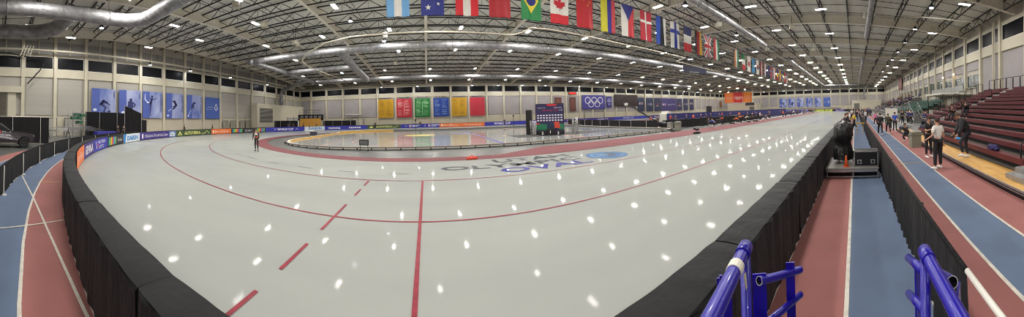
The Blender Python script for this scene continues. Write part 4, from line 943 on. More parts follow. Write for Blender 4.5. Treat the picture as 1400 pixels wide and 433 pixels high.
def person(lab, pose, loc, rz, top, legs, hair=(50, 38, 30), shoes=(230, 230, 230), short=False, puff=.0, h=1.75, tail=False, pack=None, group=None, fing=False, skn=None, tq=.004, bareleg=False, face=True):
    P = body_parts(POSE[pose] if isinstance(pose, str) else pose, fing)
    t = thing('person', lab, 'person', loc, rz, group); s = h / 1.72; t.scale = (s, s, s)
    def part(nm, me, m):
        o = bpy.data.objects.new(nm, me); COL.objects.link(o); o.parent = t; omat(o, m); return o
    part('body', P['body'][0], skn or SKN)
    ck = ('t', short, puff)
    if ck not in P: P[ck] = P['top'](short, puff)
    part('shirt' if short else 'jacket', P[ck], C(*top, .7))
    if not bareleg:
        ck = ('l', tq)
        if ck not in P: P[ck] = P['legs'](tq)
        part('trousers', P[ck], C(*legs, .7))
    else:
        ck = ('l', .012)
        if ck not in P: P[ck] = P['legs'](.012)
        part('leggings', P[ck], C(*legs, .7))
    for m0 in P['shoes']: part('shoe', m0, C(*shoes, .6))
    part('hair', P['hair'], C(*hair, .8))
    if face:
        for m0 in P['eye']: part('eye', m0, C(30, 24, 24, .3))
    if tail: part('ponytail', P['tail'], C(*hair, .8))
    if pack: part('backpack', P['pack'], C(*pack, .7))
    return t
BK = (28, 28, 32)
SITB = dict(POSE['sit'], thL=80, thR=78, knL=90, knR=88, sit=.57)
PZ = .21      # plywood deck height
p1 = person('man in a white t-shirt and black trousers standing on the red lane, seen from behind', 'hips', (9.45, -2.95, .012), math.radians(-62), (218, 214, 208), BK, (58, 40, 30), short=True, h=1.86, fing=True, puff=.012, tq=.012)
p2 = person('man in a black t-shirt facing the white t-shirt man, hands together', 'arms', (11.7, -3.2, .012), math.radians(112), (30, 30, 34), BK, (52, 36, 26), short=True, h=1.8, fing=True, puff=.01)
p3 = person('person in a black puffer jacket leaning forward on the plywood deck', dict(lean=28, head=24, thL=40, knL=52, thR=4, knR=16, shL=4, elL=36, shR=10, elR=32, abL=6), (9.9, -4.3, PZ + .012), math.radians(-12), (26, 27, 32), (32, 34, 44), (78, 58, 44), puff=.075, h=1.9, fing=True)
person('person in a black jacket walking away on the blue lane, left of the olive jacket', 'walk', (21.3, -1.95, .012), math.radians(-92), (24, 26, 32), (24, 24, 28), (40, 34, 28), h=1.78, puff=.02)
person('person in an olive jacket and black leggings walking away on the blue lane', 'walk', (22.3, -2.7, .012), math.radians(-88), (62, 60, 44), (24, 24, 28), (96, 74, 52), h=1.7, tail=True, puff=.015)
person('person in a bright blue t-shirt on the outer red lane, seen from behind', 'stand2', (23.6, -3.45, .012), math.radians(-100), (44, 78, 180), BK, (44, 34, 28), short=True, h=1.74, puff=.01)
person('person kneeling low beside the grey bin', 'crouch', (17.3, -3.3, .012), math.radians(60), (26, 28, 32), (28, 28, 32), (36, 30, 26), h=1.7)
person('person bending low next to the one in bright blue', 'bend', (26.5, -3.5, .012), math.radians(30), (24, 24, 30), (26, 26, 30), (34, 28, 24), h=1.7)
person('person in a pink top walking on the blue lane far up', 'walk', (31.5, -2.35, .012), math.radians(100), (216, 110, 170), (30, 30, 36), (60, 44, 34), h=1.65)
person('seated person in black with bare forearms in the upper rows, knees up', SITB, (18.9, -7.12, 1.075), math.radians(40), (34, 34, 38), (36, 36, 44), (40, 30, 24), short=True, h=1.75, face=True)
person('seated person in a black jacket with a backpack in the upper bench rows', SITB, (18.1, -7.84, 1.345), math.radians(45), (22, 22, 26), (40, 42, 50), (30, 26, 24), h=1.8, puff=.03, pack=(20, 20, 24))
# the skater on the inner edge of the bend
sk = person('speed skater in a red, white and black suit on the inner ice edge', 'skate', (-12.35, 17.2, .045), math.radians(196), (24, 24, 28), (26, 26, 30), (30, 26, 26), (24, 24, 26), h=1.8, puff=-.006, tq=-.004)
J = joints(POSE['skate'])
def ssuit(lo, hi, q):
    a = J['pelvis'].lerp(J['base'], lo); b = J['pelvis'].lerp(J['base'], hi)
    return skin([tuple(a), tuple(a.lerp(b, .5)), tuple(b)], [(0, 1), (1, 2)], [(.11 + q, .105 + q), (.128 + q, .115 + q), (.12 + q, .11 + q)], 1)
for nm, lo, hi, c, q in (('red_waist', .12, .42, (196, 34, 44), .018), ('white_chest', .5, .9, (226, 226, 228), .042)):
    o = bpy.data.objects.new(nm, ssuit(lo, hi, q)); COL.objects.link(o); o.parent = sk; omat(o, C(*c))
for k in 'LR':
    mb = MB(); a, b = J['heel' + k], J['toe' + k]; mb.box(a.x - .003, a.y - .12, -.045, a.x + .003, b.y + .13, -.02)
    mb.bar((a.x, a.y, -.02), (a.x, a.y, a.z - .02), .02); mb.bar((a.x, b.y - .03, -.02), (a.x, b.y - .03, b.z - .01), .02); mb.build('skate_blade', m_alu, sk)

# officials and athletes inside the oval, along the mat and by the pads
G1 = 'athletes on the red mat beside the straight'
mp = [(31.0, 17.5, 'crouch', (52, 84, 176), 'athlete in a bright blue jacket sitting low beside the mat, near the pit tables', .3), (34.5, 18.3, 'bend', (196, 60, 50), 'athlete in red bending over a bag beside the pit tables', 2.), (38.5, 17.6, 'crouch', (222, 104, 44), 'athlete in an orange suit crouching by the bags', 1.),
      (40.2, 18.2, 'bend', (226, 110, 50), 'athlete in an orange suit bent right over beside the crouching one', 2.6), (43., 17., 'stand', (34, 36, 44), 'person in dark clothes standing at the mat edge right of the orange suits', 1.6), (47.5, 16.3, 'crouch', (36, 38, 46), 'athlete in black squatting on the red mat near the ice edge', 4.2),
      (48.4, 17.6, 'stand', (206, 200, 200), 'person with a white top standing behind the squatting athlete', 3.), (55., 17.8, 'walk', (42, 50, 110), 'person in navy walking along the mat in the middle of the straight', 1.6), (62., 16.8, 'stand', (230, 104, 48), 'person in a bright orange jacket at the mat edge', 4.),
      (66, 17.2, 'bend', (44, 46, 56), 'person in grey bending at the mat edge beyond the orange jacket', 2.2), (72, 16.5, 'walk', (212, 208, 212), 'skater in white and red on the mat far up the straight', 4.4), (73, 17.6, 'stand', (60, 60, 72), 'grey clad person beside the far white and red skater', 1.4),
      (32.6, 19.4, 'crouch', (30, 32, 40), 'athlete in black sitting low by the drape left of the red bags', 2.), (36.2, 19.2, 'crouch', (34, 38, 60), 'athlete in dark navy sitting low between the red and the orange athletes', 1.2), (41.6, 19.4, 'bend', (36, 36, 42), 'athlete in charcoal bent over behind the orange pair', 3.), (45.2, 19.3, 'crouch', (200, 198, 196), 'athlete with a pale top sitting low by the drape', 4.),
      (50.6, 19.2, 'stand', (34, 40, 90), 'person in navy standing by the drape behind the squatting athlete', 1.), (52.8, 18.9, 'crouch', (40, 42, 50), 'athlete in dark grey sitting low by the drape farther up', 2.5), (58.4, 19.2, 'stand', (30, 30, 38), 'person in black standing by the drape before the bright orange jacket', 3.2), (69, 19.4, 'stand', (46, 52, 110), 'person in blue standing far back on the mat', .5),
      (79, 17., 'stand', (40, 84, 66), 'person in dark green on the mat far up', 2.), (84, 17.5, 'walk', (70, 50, 160), 'person in violet on the mat far up', 1.), (88, 16.8, 'stand', (34, 36, 70), 'person in navy on the mat near the far end', 2.4), (94, 17.4, 'stand', (28, 30, 38), 'person in black on the mat near the far end', 3.)]
for x, y, po, c, lab, rz in mp: person(lab, po, (x, y, .032), rz, c, (30, 32, 42), h=1.74, group=G1, face=False)
G2 = 'people along the far mat and the far bend'
far_p = [(98 + 2.9 * k + (k % 3) * .8, 15.5 + (k * 1.7) % 4.5) for k in range(8)] + [(120 + 2.0 * k, 3 + 2.3 * k) for k in range(6)]
cols = [(40, 44, 120), (30, 30, 36), (200, 200, 204), (70, 60, 170), (150, 40, 50), (46, 60, 90), (60, 66, 60)]
for k, (x, y) in enumerate(far_p): person('tiny distant person by the far end of the ice', ('stand', 'walk')[k % 2], (x, y, .032), k * 1.3, cols[k % 7], (34, 34, 44), group=G2, face=False)
for (x, y, c, lab, po) in ((-33.5, 29.4, BK, 'person in black standing behind the green sponsor banner on the bend', 'stand'), (-35.8, 36.3, BK, 'person in black standing behind the orange sponsor banner on the bend', 'arms'), (-34.4, 16.2, (26, 26, 30), 'left one of two people in black before the draped stage', 'stand'),
                           (-34.3, 17.0, (30, 26, 28), 'right one of two people in black before the draped stage', 'arms')):
    r_ = math.hypot(x, y - CY)
    if r_ < 36.: x *= 36.3 / r_; y = CY + (y - CY) * 36.3 / r_
    person(lab, po, (x, y, .012), math.radians(-60), c, (26, 26, 30), group=None)
for k, (x, y, c) in enumerate(((-31.6, 56.1, (44, 60, 120)), (-30.9, 57.2, (34, 36, 44)), (-29.2, 59.4, (60, 70, 90)), (-27.9, 60.5, (200, 150, 60)), (-26.4, 61.6, (50, 50, 60)))):
    r_ = math.hypot(x, y - CY); f = 36.6 / r_
    person('onlooker leaning on the pads behind the rainbow sponsor banners', 'arms', (x * f, CY + (y - CY) * f, .012), math.radians(-30), c, (28, 28, 34), group='onlookers behind the bend', face=False)
for k, (x, lab) in enumerate(((-1.6, 'person in black on the far straight below the green board'), (19.7, 'person in black beside the far pads left of the podium'), (-12.5, 'person in black on the ice of the far straight before the blue banner'))):
    person(lab, 'stand', (x, 67.2 if x > -10 else 65.5, .025), math.radians(180), BK, BK, face=False)
# people on the running lanes far up and beside the pads
G3 = 'group of people far up the running lanes'
rr = random.Random(4)
lane_p = [(36 + k * 2.6 + rr.random() * 1.5, rr.choice((-1.4, -2.3, -3.2, -.2, .5)), k) for k in range(26)]
for x, y, k in lane_p:
    person('distant person in the crowd far up the running lanes', ('stand', 'walk', 'stand2')[k % 3], (x, y, .012), rr.random() * 6.3, rr.choice([(26, 28, 34), (30, 34, 52), (44, 60, 140), (190, 190, 192), (34, 32, 32), (60, 50, 50)]), (28, 30, 38), group=G3, h=rr.uniform(1.65, 1.9), face=False, puff=.01)
for x, y, c, lab, po in ((22.5, .75, (28, 30, 34), 'person in a black jacket leaning at the pads beyond the covered camera', 'arms'), (25.4, .7, (34, 36, 42), 'second person in black behind the one leaning at the pads', 'stand'), (27.5, .1, (220, 190, 60), 'person with a yellow bib on the blue lane behind the covered camera', 'walk'),
                         (31, .6, (206, 206, 208), 'person in a white cap and top near the pads far up', 'stand'), (33, .65, (24, 26, 30), 'tall person in black on the far side of the pads group', 'stand'), (20.0, .2, (200, 160, 140), 'person in a pale top bending at the pad beyond the covered camera', 'bend')):
    person(lab, po, (x, y, .012), math.radians(20), c, (28, 28, 34), face=False)

# ------------------------------------------------------------------ drape fences
def drape(name, lab, path, h, post=2.4, pm=None, top=True, seed=0, amp=.035, z0=.03, step=.08, group=None, rail=None):
    """pleated cloth hung from a pipe on upright posts along a path"""
    t = thing(name, lab, 'curtain', (0, 0, 0), 0, group); P = [Vector((x, y, 0)) for x, y in path]; mb = MB(); pts = []; s = 0; rr = random.Random(seed)
    for a, b in zip(P, P[1:]):
        d = (b - a); L = d.length; d.normalize(); n = Vector((-d.y, d.x, 0)); k = max(2, int(L / step))
        for j in range(k): pts.append((a + d * (L * j / k), n, s + L * j / k))
        s += L
    pts.append((P[-1], n, s)); ph = rr.random() * 5
    lv = (z0, h * .35, h * .7, h * .93, h)
    for q, n, s_ in pts:
        for i, z in enumerate(lv):
            w = amp * (1.15 - .9 * i / 4) * math.sin(s_ * 26 + ph + math.sin(s_ * 3.1) * 2 + i * .2)
            sag = .012 * math.sin(s_ * 9 + ph) if i == 4 else (.03 * math.sin(s_ * 2.2 + ph) if i == 0 else 0)
            p = q + n * w; mb.v.append((p.x, p.y, z + sag))
    for i in range(len(pts) - 1):
        for j in range(4): mb.f.append((i * 5 + j, (i + 1) * 5 + j, (i + 1) * 5 + j + 1, i * 5 + j + 1)); mb.m.append(0)
    mb.build('cloth', m_black, t, True)
    mb = MB(); mb.tube([(p.x, p.y, h + .005) for p in P], .022, 8); mb.build('top_pipe', rail or m_white, t, True)
    acc = 0; nxt = .05 if pm is None else 1.6; cnt = 0
    for q, n, s_ in pts:
        if s_ >= nxt and cnt < 95:
            mb = MB(); o = n * -.05
            mb.tube([(q.x + o.x, q.y + o.y, 0), (q.x + o.x, q.y + o.y, h - .02)], .022, 6); mb.bbox(q.x + o.x - .09, q.y + o.y - .09, 0, q.x + o.x + .09, q.y + o.y + .09, .01, .003)
            mb.build('post', pm or m_white, t); nxt += post; cnt += 1
    return t
drape('drape_fence', 'low black drape fence between the blue lane and the red lane on the stand side', [(2.0 + k * 2, -.84) for k in range(30)], 1.02, step=.09, rail=m_black, pm=m_joist, post=3.2)
mb = MB(); mb.tube([(.9, -.86, 1.0), (1.97, -.845, 1.02)], .024, 10); single(mb, 'white_rail', m_white, 'white metal pipe sticking out of the near end of the low drape fence', 'pipe', smooth=True)
drape('drape_fence', 'low black drape fence curving round the outside of the bend at left', [(-36.88 * math.sin(math.radians(a)), CY - 36.88 * math.cos(math.radians(a))) for a in range(3, 62, 2)], .92, post=3.3, rail=m_black, step=.14, seed=3)
drape('tall_drape', 'tall black drape behind the dark pickup truck', [(-27.3, -7), (-27.2, -2), (-26.9, 5.1)], 2.62, post=2.8, step=.12, seed=5, amp=.05)
# draped stage wall
t = thing('draped_stage', 'high black draped stage wall with a slanted top left of the sport banners', 'stage', (0, 0, 0))
A, B, Cc, D_ = Vector((-38.0, 12.6, 0)), Vector((-36.2, 17.3, 0)), Vector((-35.9, 18.0, 0)), Vector((-35.0, 20.3, 0))
def wallcloth(p, q, h0, h1, nm='cloth'):
    mb = MB(); L = (q - p).length; k = int(L / .15); d = (q - p).normalized(); n = Vector((-d.y, d.x, 0))
    for i in range(k + 1):
        s = i / k; w = .05 * math.sin(i * 2.1); c = p.lerp(q, s) + n * w; h = h0 + (h1 - h0) * s
        mb.v += [(c.x, c.y, .02), (c.x, c.y, h * .55), (c.x, c.y, h)]
    for i in range(k):
        for j in (0, 1): mb.f.append((i * 3 + j, i * 3 + 3 + j, i * 3 + 4 + j, i * 3 + 1 + j)); mb.m.append(0)
    return mb.build(nm, m_black, t, True)
wallcloth(A, B, 3.65, 3.55); wallcloth(B, Cc, 3.5, 3.5); wallcloth(Cc, D_, 4.6, 3.5); wallcloth(D_, D_ + Vector((-.5, 1.2, 0)), 2.6, 2.5)
for q, h in ((A.lerp(B, .42), 3.75), (A.lerp(B, .93), 3.7), (Cc, 4.7), (D_, 3.6)):
    mb = MB(); mb.tube([(q.x + .12, q.y - .05, 0), (q.x + .12, q.y - .05, h)], .05, 8); mb.build('post', m_alu, t)
# equipment left of the stage
t = thing('scaffold_rack', 'grey scaffold rack with green crates beside the draped stage', 'scaffold', (-37.6, 11., 0), math.radians(20))
for x in (0, 1.2):
    for y in (-1.3, 1.0): mb = MB(); mb.bar((x, y, 0), (x, y, 3.8), .06); mb.build('upright', m_alu, t)
for z in (1.2, 2.4, 3.4): mb = MB(); mb.bar((1.2, -1.3, z), (1.2, 1.0, z), .05); mb.bar((1.2, -1.3, z), (1.2, 1.0, z - 1.1), .035); mb.build('brace', m_alu, t)
for i, (y, z) in enumerate(((-1.1, 2.5), (-.3, 2.5), (-.7, 3.0), (.2, 2.9), (-.2, 1.9))): mb = MB(); mb.bbox(.2, y, z, 1.1, y + .7, z + .4, .04); mb.build('crate', C(38, 96, 70), t)
t = thing('steel_barrier', 'pile of long silver barrier poles lying on trestles behind the low drape', 'barrier', (-35.5, 9.2, 0), math.radians(15))
for k in range(7): mb = MB(); mb.tube([(-.2 + k * .12, -5 + k * .5, .7 + .13 * k), (.4 + k * .1, 6.2 - k * .5, 1.0 + .1 * k)], .03, 8); mb.build('pole', m_alu, t, True)
for y in (-3, 0, 3): mb = MB(); mb.bar((-.3, y, 0), (.2, y, 1.0), .07); mb.bar((.9, y, 0), (.4, y, 1.2), .07); mb.bar((-.1, y, .72), (.8, y, .72), .06); mb.build('trestle', m_joist, t)
mb = MB(); mb.bbox(-36.0, 13.2, .02, -34.6, 16.6, .9, .08); single(mb, 'crash_mat', C(42, 44, 140), 'royal blue padded mat at the foot of the draped stage', 'mat')
t = thing('folded_chair', 'silver folded chair frames standing by the wall column', 'chair', (-37.6, 7.2, 0))
for k in range(3): mb = MB(); y = k * .3; mb.tube([(0, y, 0), (0, y, .95), (.05, y + .22, 1.0), (.1, y + .45, .95), (.1, y + .45, 0)], .02, 6); mb.bar((0, y, .5), (.1, y + .45, .5), .03); mb.build('frame', m_alu, t)

# ------------------------------------------------------------------ dark pickup truck
t = thing('pickup_truck', 'dark grey pickup truck with a red and white door sticker at the left edge', 'truck', (-23.6, 0, 0)); t.scale = (1.03, 1.0, 1.06)
m_car = mat('dark_car_paint', (70, 66, 72), .25, metal=.5, var=.05, coat=.7); m_tyre = mat('tyre', (26, 26, 28), .8); 
prof = [(-3.0, .55), (-3.05, 1.15), (-1.75, 1.2), (-1.65, 1.85), (-.2, 1.97), (.35, 1.9), (1.25, 1.28), (2.7, 1.14), (3.0, .98), (3.08, .6), (2.95, .42), (2.72, .42)]
arc = lambda cy, r: [(cy + r * math.cos(a), .4 + r * math.sin(a)) for a in [PI * k / 8 for k in range(9)]]
out = prof + arc(2.2, .5) + arc(-1.35, .5) + [(-2.8, .42)]
mb = MB(); n = len(out)
def cx(z): return 1.0 if z < 1.25 else 1.0 - .28 * (z - 1.25) / .7
vs = [(cx(z), y, z) for y, z in out] + [(-cx(z), y, z) for y, z in out]
mb.add(vs, [tuple(range(n)), tuple(range(2 * n - 1, n - 1, -1))] + [(i, i + n, (i + 1) % n + n, (i + 1) % n) for i in range(n)])
mb.build('body', m_car, t)
mb = MB(); gm = mat('car_glass', (24, 34, 34), .1, spec=.8)
for sx in (-1, 1): mb.add([(sx * (cx(1.3) + .006), -1.5, 1.3), (sx * (cx(1.3) + .006), .95, 1.32), (sx * (cx(1.85) + .006), .25, 1.82), (sx * (cx(1.85) + .006), -1.45, 1.8)], [(0, 1, 2, 3)])
mb.add([(-.9, 1.28, 1.3), (.9, 1.28, 1.3), (.72, .45, 1.87), (-.72, .45, 1.87)], [(0, 1, 2, 3)]); mb.build('window_glass', gm, t)
for sx in (-1, 1):
    for cy in (2.2, -1.35):
        mb = MB(); mb.lathe([(.24, sx * .74), (.4, sx * .76), (.42, sx * .8), (.42, sx * .97), (.39, sx * 1.0), (.26, sx * 1.0), (.25, sx * .96)], (0, cy, .42), 24, axis='x'); w = mb.build('wheel', m_tyre, t, True)
        mb = MB(); 
        for k in range(6): a = k * PI / 3; mb.bar((sx * .985, cy, .42), (sx * .985, cy + .24 * math.cos(a), .42 + .24 * math.sin(a)), .05)
        mb.tube([(sx * .985, cy + .25 * math.cos(a), .42 + .25 * math.sin(a)) for a in [2 * PI * k / 16 for k in range(16)]], .02, 6, closed=True); mb.build('rim', C(60, 60, 62, .4), w)
for sx in (-1, 1): mb = MB(); mb.bbox(sx * 1.0, .75, 1.26, sx * 1.22, .98, 1.44, .03); mb.build('mirror', m_blk, t)
for s in (.55, -.98): mb = MB(); mb.bbox(s, 2.98, .85, s + .43, 3.06, 1.02, .02); mb.build('headlamp', C(150, 150, 150, .2), t)
mb = MB(); mb.box(1.0, -2.3, .5, 1.04, 1.55, .6); mb.build('side_step', m_blk, t)
mb = MB(); fdo = lambda a, b, l: (1.004 + l * .003, -.2 + a, .7 + b)
mb.draw([rect(.15, .42, .47, .68, 0, 1), text('TOYOTA', .55, .46, .15, 1, 1, w=.75), text('OFFICIAL', .15, .22, .13, 1, 1, w=1.2), stroke([(.1, .08), (.5, .15), (.9, .12), (1.4, .02)], .05, 1, 1)], fdo); mb.build('door_sticker', [C(214, 50, 50), C(224, 224, 224)], t)

# ------------------------------------------------------------------ plant rooms and other built-ins at the end walls
def plantroom(lab, x0, y0, x1, y1, h, louv, face):
    t = thing('plant_room', lab, 'building', (0, 0, 0)); mb = MB(); mb.box(x0, y0, 0, x1, y1, h); mb.box(x0 - .1, y0 - .1, h, x1 + .1, y1 + .1, h + .25, 1); mb.build('body', [C(200, 194, 174), C(208, 204, 188)], t)
    a, b, c, d = louv; mb = MB(); fx = x1 if face > 0 else x0
    mb.box(min(fx, fx + .06 * face), a, c, max(fx, fx + .06 * face), b, d); mb.build('louvre_frame', C(150, 148, 138), t); mb = MB(); k = int((d - c) / .22)
    for i in range(k): z = c + .1 + i * .22; mb.add([(fx + .07 * face, a + .1, z), (fx + .07 * face, b - .1, z), (fx + .14 * face, b - .1, z + .12), (fx + .14 * face, a + .1, z + .12)], [(0, 1, 2, 3)])
    mb.build('louvre', C(104, 104, 102), t); return t
plantroom('white plant room with a grey louvre in the left corner of the hall', EX + .5, 53.6, -38.3, 79, 6.4, (54.6, 60.6, 2.0, 5.6), 1)
plantroom('cream plant room at the end of the running lanes', 145, -14, FX - .5, 1.5, 5.3, (-2.5, .5, .2, 3.8), -1)
plantroom('white plant room under the far corner banners', 145, 55, FX - .5, 73, 5.2, (56, 59, .2, 3.6), -1)
# louvred opening and doors on end wall, garage doors on far wall
mb = MB(); mb.box(EX + .12, -7.2, 0, EX + .6, 2.6, 6.3); mb.box(EX + .12, -7.4, 6.3, EX + .9, 3.4, 7.2)
struct(mb, 'wall_left_portal', m_cream)
mb = MB()
for k in range(22): mb.add([(EX + .62, -6.8, 2.6 + k * .17), (EX + .62, 1.2, 2.6 + k * .17), (EX + .7, 1.2, 2.7 + k * .17), (EX + .7, -6.8, 2.7 + k * .17)], [(0, 1, 2, 3)])
mb.box(EX + .6, -7, 2.5, EX + .61, 1.4, 6.3); single(mb, 'wall_louvre', C(120, 116, 104), 'wide brown louvred opening in the end wall behind the truck', 'louvre')
def door(x, y, z, w, h, nrm, lab, c=(150, 146, 132)):
    s = (nrm[1] * -1, nrm[0], 0); o = Vector((x, y, z)); mb = MB(); f = plane_map(o, s, nrm, .02)
    mb.draw([stroke([(0, 0), (0, h), (w, h), (w, 0)], .14, 1, 5), rect(0, 0, w, h, 0, 3), stroke([(w / 2, 0), (w / 2, h)], .06, 1, 5), rect(w * .35, h * .4, w * .42, h * .5, 2, 5)], f)
    ob = mb.build('door', [C(*c), C(96, 94, 88), m_alu]); ob['kind'] = 'structure'
for y in (43.4, 45.9, 49.3, 51.4): door(EX + .3, y, 0, 1.7, 2.5, (1, 0, 0), '')
for y in (6.2, 10.0): door(EX + .3, y, 0, 2.6, 2.7, (1, 0, 0), '', (160, 158, 150))
for x, w in ((-22.5, 3.6), (52.8, 8.5), (-35.3, 3.)): door(x, LY - .3, 0, w, 3.0, (0, -1, 0), '', (176, 172, 156))
mb = MB(); mb.tube([(-24.6, LY - .8, 4.0), (-20.0, LY - .8, 3.9)], .22, 12); mb.bbox(-20.0, LY - 1.1, 3.7, -19.5, LY - .5, 4.2, .05); single(mb, 'mounted_air_curtain', C(190, 186, 176), 'white tubular air curtain over the garage door on the far wall', 'heater', smooth=True)
mb = MB(); mb.box(133, LY - .75, 0, 138.5, LY - .3, 4.6); ob = mb.build('door', C(34, 36, 42)); ob['kind'] = 'structure'
mb = MB(); mb.box(148.9, LY - .75, 4.1, 151.5, LY - .45, 7.5); single(mb, 'mounted_board', C(126, 84, 60), 'brown board on the far wall next to the corner', 'board')

# ------------------------------------------------------------------ storage by the near corner: yellow wall, black drapes, shelves
t = thing('yellow_partition', 'mustard yellow partition with black curtained booth on top behind the bend', 'partition', (-28.6, 62.8, 0), math.radians(36))
mb = MB(); mb.bbox(-2.6, -.2, 0, 2.8, .1, 2.9, .02); mb.build('panel', C(182, 134, 44), t)
mb = MB(); mb.bbox(-2.8, .2, 2.4, 3.6, 1.5, 3.9, .15); mb.build('black_box', m_black, t)
for k in range(5): mb = MB(); mb.bbox(-2.4 + k * 1.15, .05, 3.0, -1.6 + k * 1.15, .18, 3.6, .02); mb.build('panel', C(96, 98, 106), t)
mb = MB()
for k in range(4): mb.bar((-2.6 + 1.8 * k, .8, 3.9), (-2.6 + 1.8 * k, .8, 5.0), .05)
mb.bar((-2.6, .8, 5), (2.8, .8, 5), .05); mb.bar((-2.6, .8, 4.5), (2.8, .8, 4.5), .04); mb.build('guard_rail', m_joist, t)
drape('drape_fence', 'black drape to the left of the yellow partition', [(-33.4, 53.5), (-33.2, 56), (-30.6, 60)], 2.4, seed=8, step=.2)
drape('drape_fence', 'black drape to the right of the yellow partition', [(-25.9, 65.2), (-22.5, 67.6), (-18.5, 69.8)], 2.3, seed=9, step=.2)
t = thing('storage_rack', 'blue topped storage rack peeking over the black drape at left', 'rack', (-31.9, 60.2, 0), math.radians(62))
for x in (-1.8, 0, 1.8): mb = MB(); mb.bar((x, 0, 0), (x, 0, 3.4), .07); mb.build('upright', m_joist, t)
for z in (2.5, 2.9): mb = MB(); mb.bbox(-1.8, -.4, z, 1.8, .4, z + .12, .02); mb.build('shelf', C(50, 86, 130), t)
mb = MB(); mb.bbox(-24.6, 69.0, 0, -23.2, 70.1, 1.1, .05); single(mb, 'orange_crate', C(206, 84, 50), 'orange crate beside the black drape behind the bend', 'crate')

# ------------------------------------------------------------------ rink side things
def table(lab, x, y, rz, w=1.8, skirt=None, group=None, topc=(206, 204, 198), items=True, h=.74):
    t = thing('folding_table', lab, 'table', (x, y, .012), rz, group)
    mb = MB(); mb.bbox(-w / 2, -.38, h - .04, w / 2, .38, h, .01); mb.build('tabletop', C(*topc), t)
    if skirt:
        mb = MB(); k = int(w / .12)
        for (a, b) in (((-w / 2, -.38), (w / 2, -.38)), ((w / 2, -.38), (w / 2, .38)), ((-w / 2, -.38), (-w / 2, .38))):
            a = Vector((*a, 0)); b = Vector((*b, 0)); n_ = max(3, int((b - a).length / .1)); b0 = len(mb.v)
            for i in range(n_ + 1): q = a.lerp(b, i / n_); o_ = .015 * math.sin(i * 2.4); mb.v += [(q.x + o_, q.y + o_, .02), (q.x, q.y, h - .02)]
            for i in range(n_): mb.f.append((b0 + 2 * i, b0 + 2 * i + 2, b0 + 2 * i + 3, b0 + 2 * i + 1)); mb.m.append(0)
        mb.build('table_skirt', m_black, t, True)
    else:
        for sx in (-1, 1): mb = MB(); mb.tube([(sx * (w / 2 - .15), -.3, 0), (sx * (w / 2 - .15), -.3, h - .05), (sx * (w / 2 - .15), .3, h - .05), (sx * (w / 2 - .15), .3, 0)], .018, 6); mb.build('leg', m_alu, t, True)
    return t
table('light folding table at the left tip of the inner rink', -18.4, 40.0, 1.2); table('second light folding table behind the first at the rink tip', -19.2, 44, 1.0)
t = thing('road_case', 'dark cart with a pale top standing at the left tip of the inner rink', 'cart', (-16.7, 38.0, .012), .5); t.scale = (.7, .7, .6)
mb = MB(); mb.bbox(-.7, -.45, .15, .7, .45, 1.1, .04); mb.build('body', C(44, 48, 60), t); mb = MB(); mb.bbox(-.72, -.47, 1.1, .72, .47, 1.18, .02); mb.build('lid', C(160, 164, 170), t)
for a in (-.5, .5):
    for b in (-.3, .3): mb = MB(); mb.lathe([(.07, -.02), (.07, .02)], (a, b, .07), 12, axis='y'); mb.build('wheel', m_blk, t)
t = thing('small_monitor', 'small black framed monitor standing at the near edge of the inner rink', 'monitor', (-4.7, 20.0, .012), -.2)
mb = MB(); mb.bbox(-.38, -.04, .42, .38, .04, .86, .02); mb.build('frame', m_blk, t); mb = MB(); mb.box(-.32, -.046, .48, .32, -.04, .8); mb.build('screen', C(96, 100, 100, .3), t)
for s in (-1, 1): mb = MB(); mb.bar((s * .34, 0, 0), (s * .3, 0, .44), .03); mb.bar((s * .34, -.25, .02), (s * .34, .25, .02), .03); mb.build('leg', m_blk, t)
for x, y, h_, lab in ((-2.2, 53.9, 2.2, 'thin black post behind the yellow curb below the green board'), (17.8, 54, 2.6, 'thicker black post behind the yellow curb left of the podium'), (25.5, 54.4, 2.0, 'short black post near the podium end of the far curb')):
    mb = MB(); mb.lathe([(.25, 0), (.25, .04), (.06, .06), (.06, h_ - .3), (.14, h_ - .28), (.14, h_), (.05, h_ + .02)], (x, y, 0), 10); single(mb, 'black_post', m_blk, lab, 'post')
mb = MB(); mb.bbox(-.3, -.12, 0, .3, .12, .13, .05); mb.tube([(-.2, 0, .1), (0, 0, .25), (.2, 0, .1)], .02, 6); single(mb, 'red_bag', C(214, 62, 44), 'small red bag lying on the red mat edge near the ice lettering', 'bag', loc=(2.45, 15.0, .025), rz=.2)

# ------------------------------------------------------------------ podium
t = thing('podium_backdrop', 'tall purple award backdrop with rows of white emblems behind the podium', 'backdrop', (14.2, 29.3, .045), math.radians(-31))
mb = MB(); fb = lambda a, b, l: (a - 1.65, -l * .008, .25 + b)
sh = [grid(0, 0, 3.3, 3.35, 0, 0, 6, 4), text('WORLD CUP', .2, 2.86, .12, 1, 2, w=.9), text('SPEED SKATING', 2.2, 2.86, .12, 1, 2, w=.9), poly([(1.2, 3.35), (2.6, 3.35), (2.4, 3.15), (1.5, 3.12)], 2, 2), text('Salt Lake City', .8, 2.55, .17, 2, 2, w=1.9), text('25-26', 2.8, 2.55, .12, 1, 2, w=.4)]
for r_ in range(3):
    for c in range(9): sh.append(rect(.15 + c * .35, 1.95 - r_ * .3, .37 + c * .35, 2.1 - r_ * .3, 1, 2))
sh += [poly([(0, .3), (1.3, .3), (1.3, .95), (.2, 1.05), (0, .9)], 3, 2), poly([(1.3, .3), (2.2, .3), (2.25, 1.15), (1.3, 1.1)], 4, 2), poly([(2.2, .5), (2.9, .45), (2.75, 1.25), (2.15, 1.25)], 5, 3), poly([(2.7, .3), (3.3, .3), (3.3, .95), (2.8, 1.0)], 3, 2), poly([(0, .95), (.45, .98), (.45, 1.1), (0, 1.12)], 2, 3)]
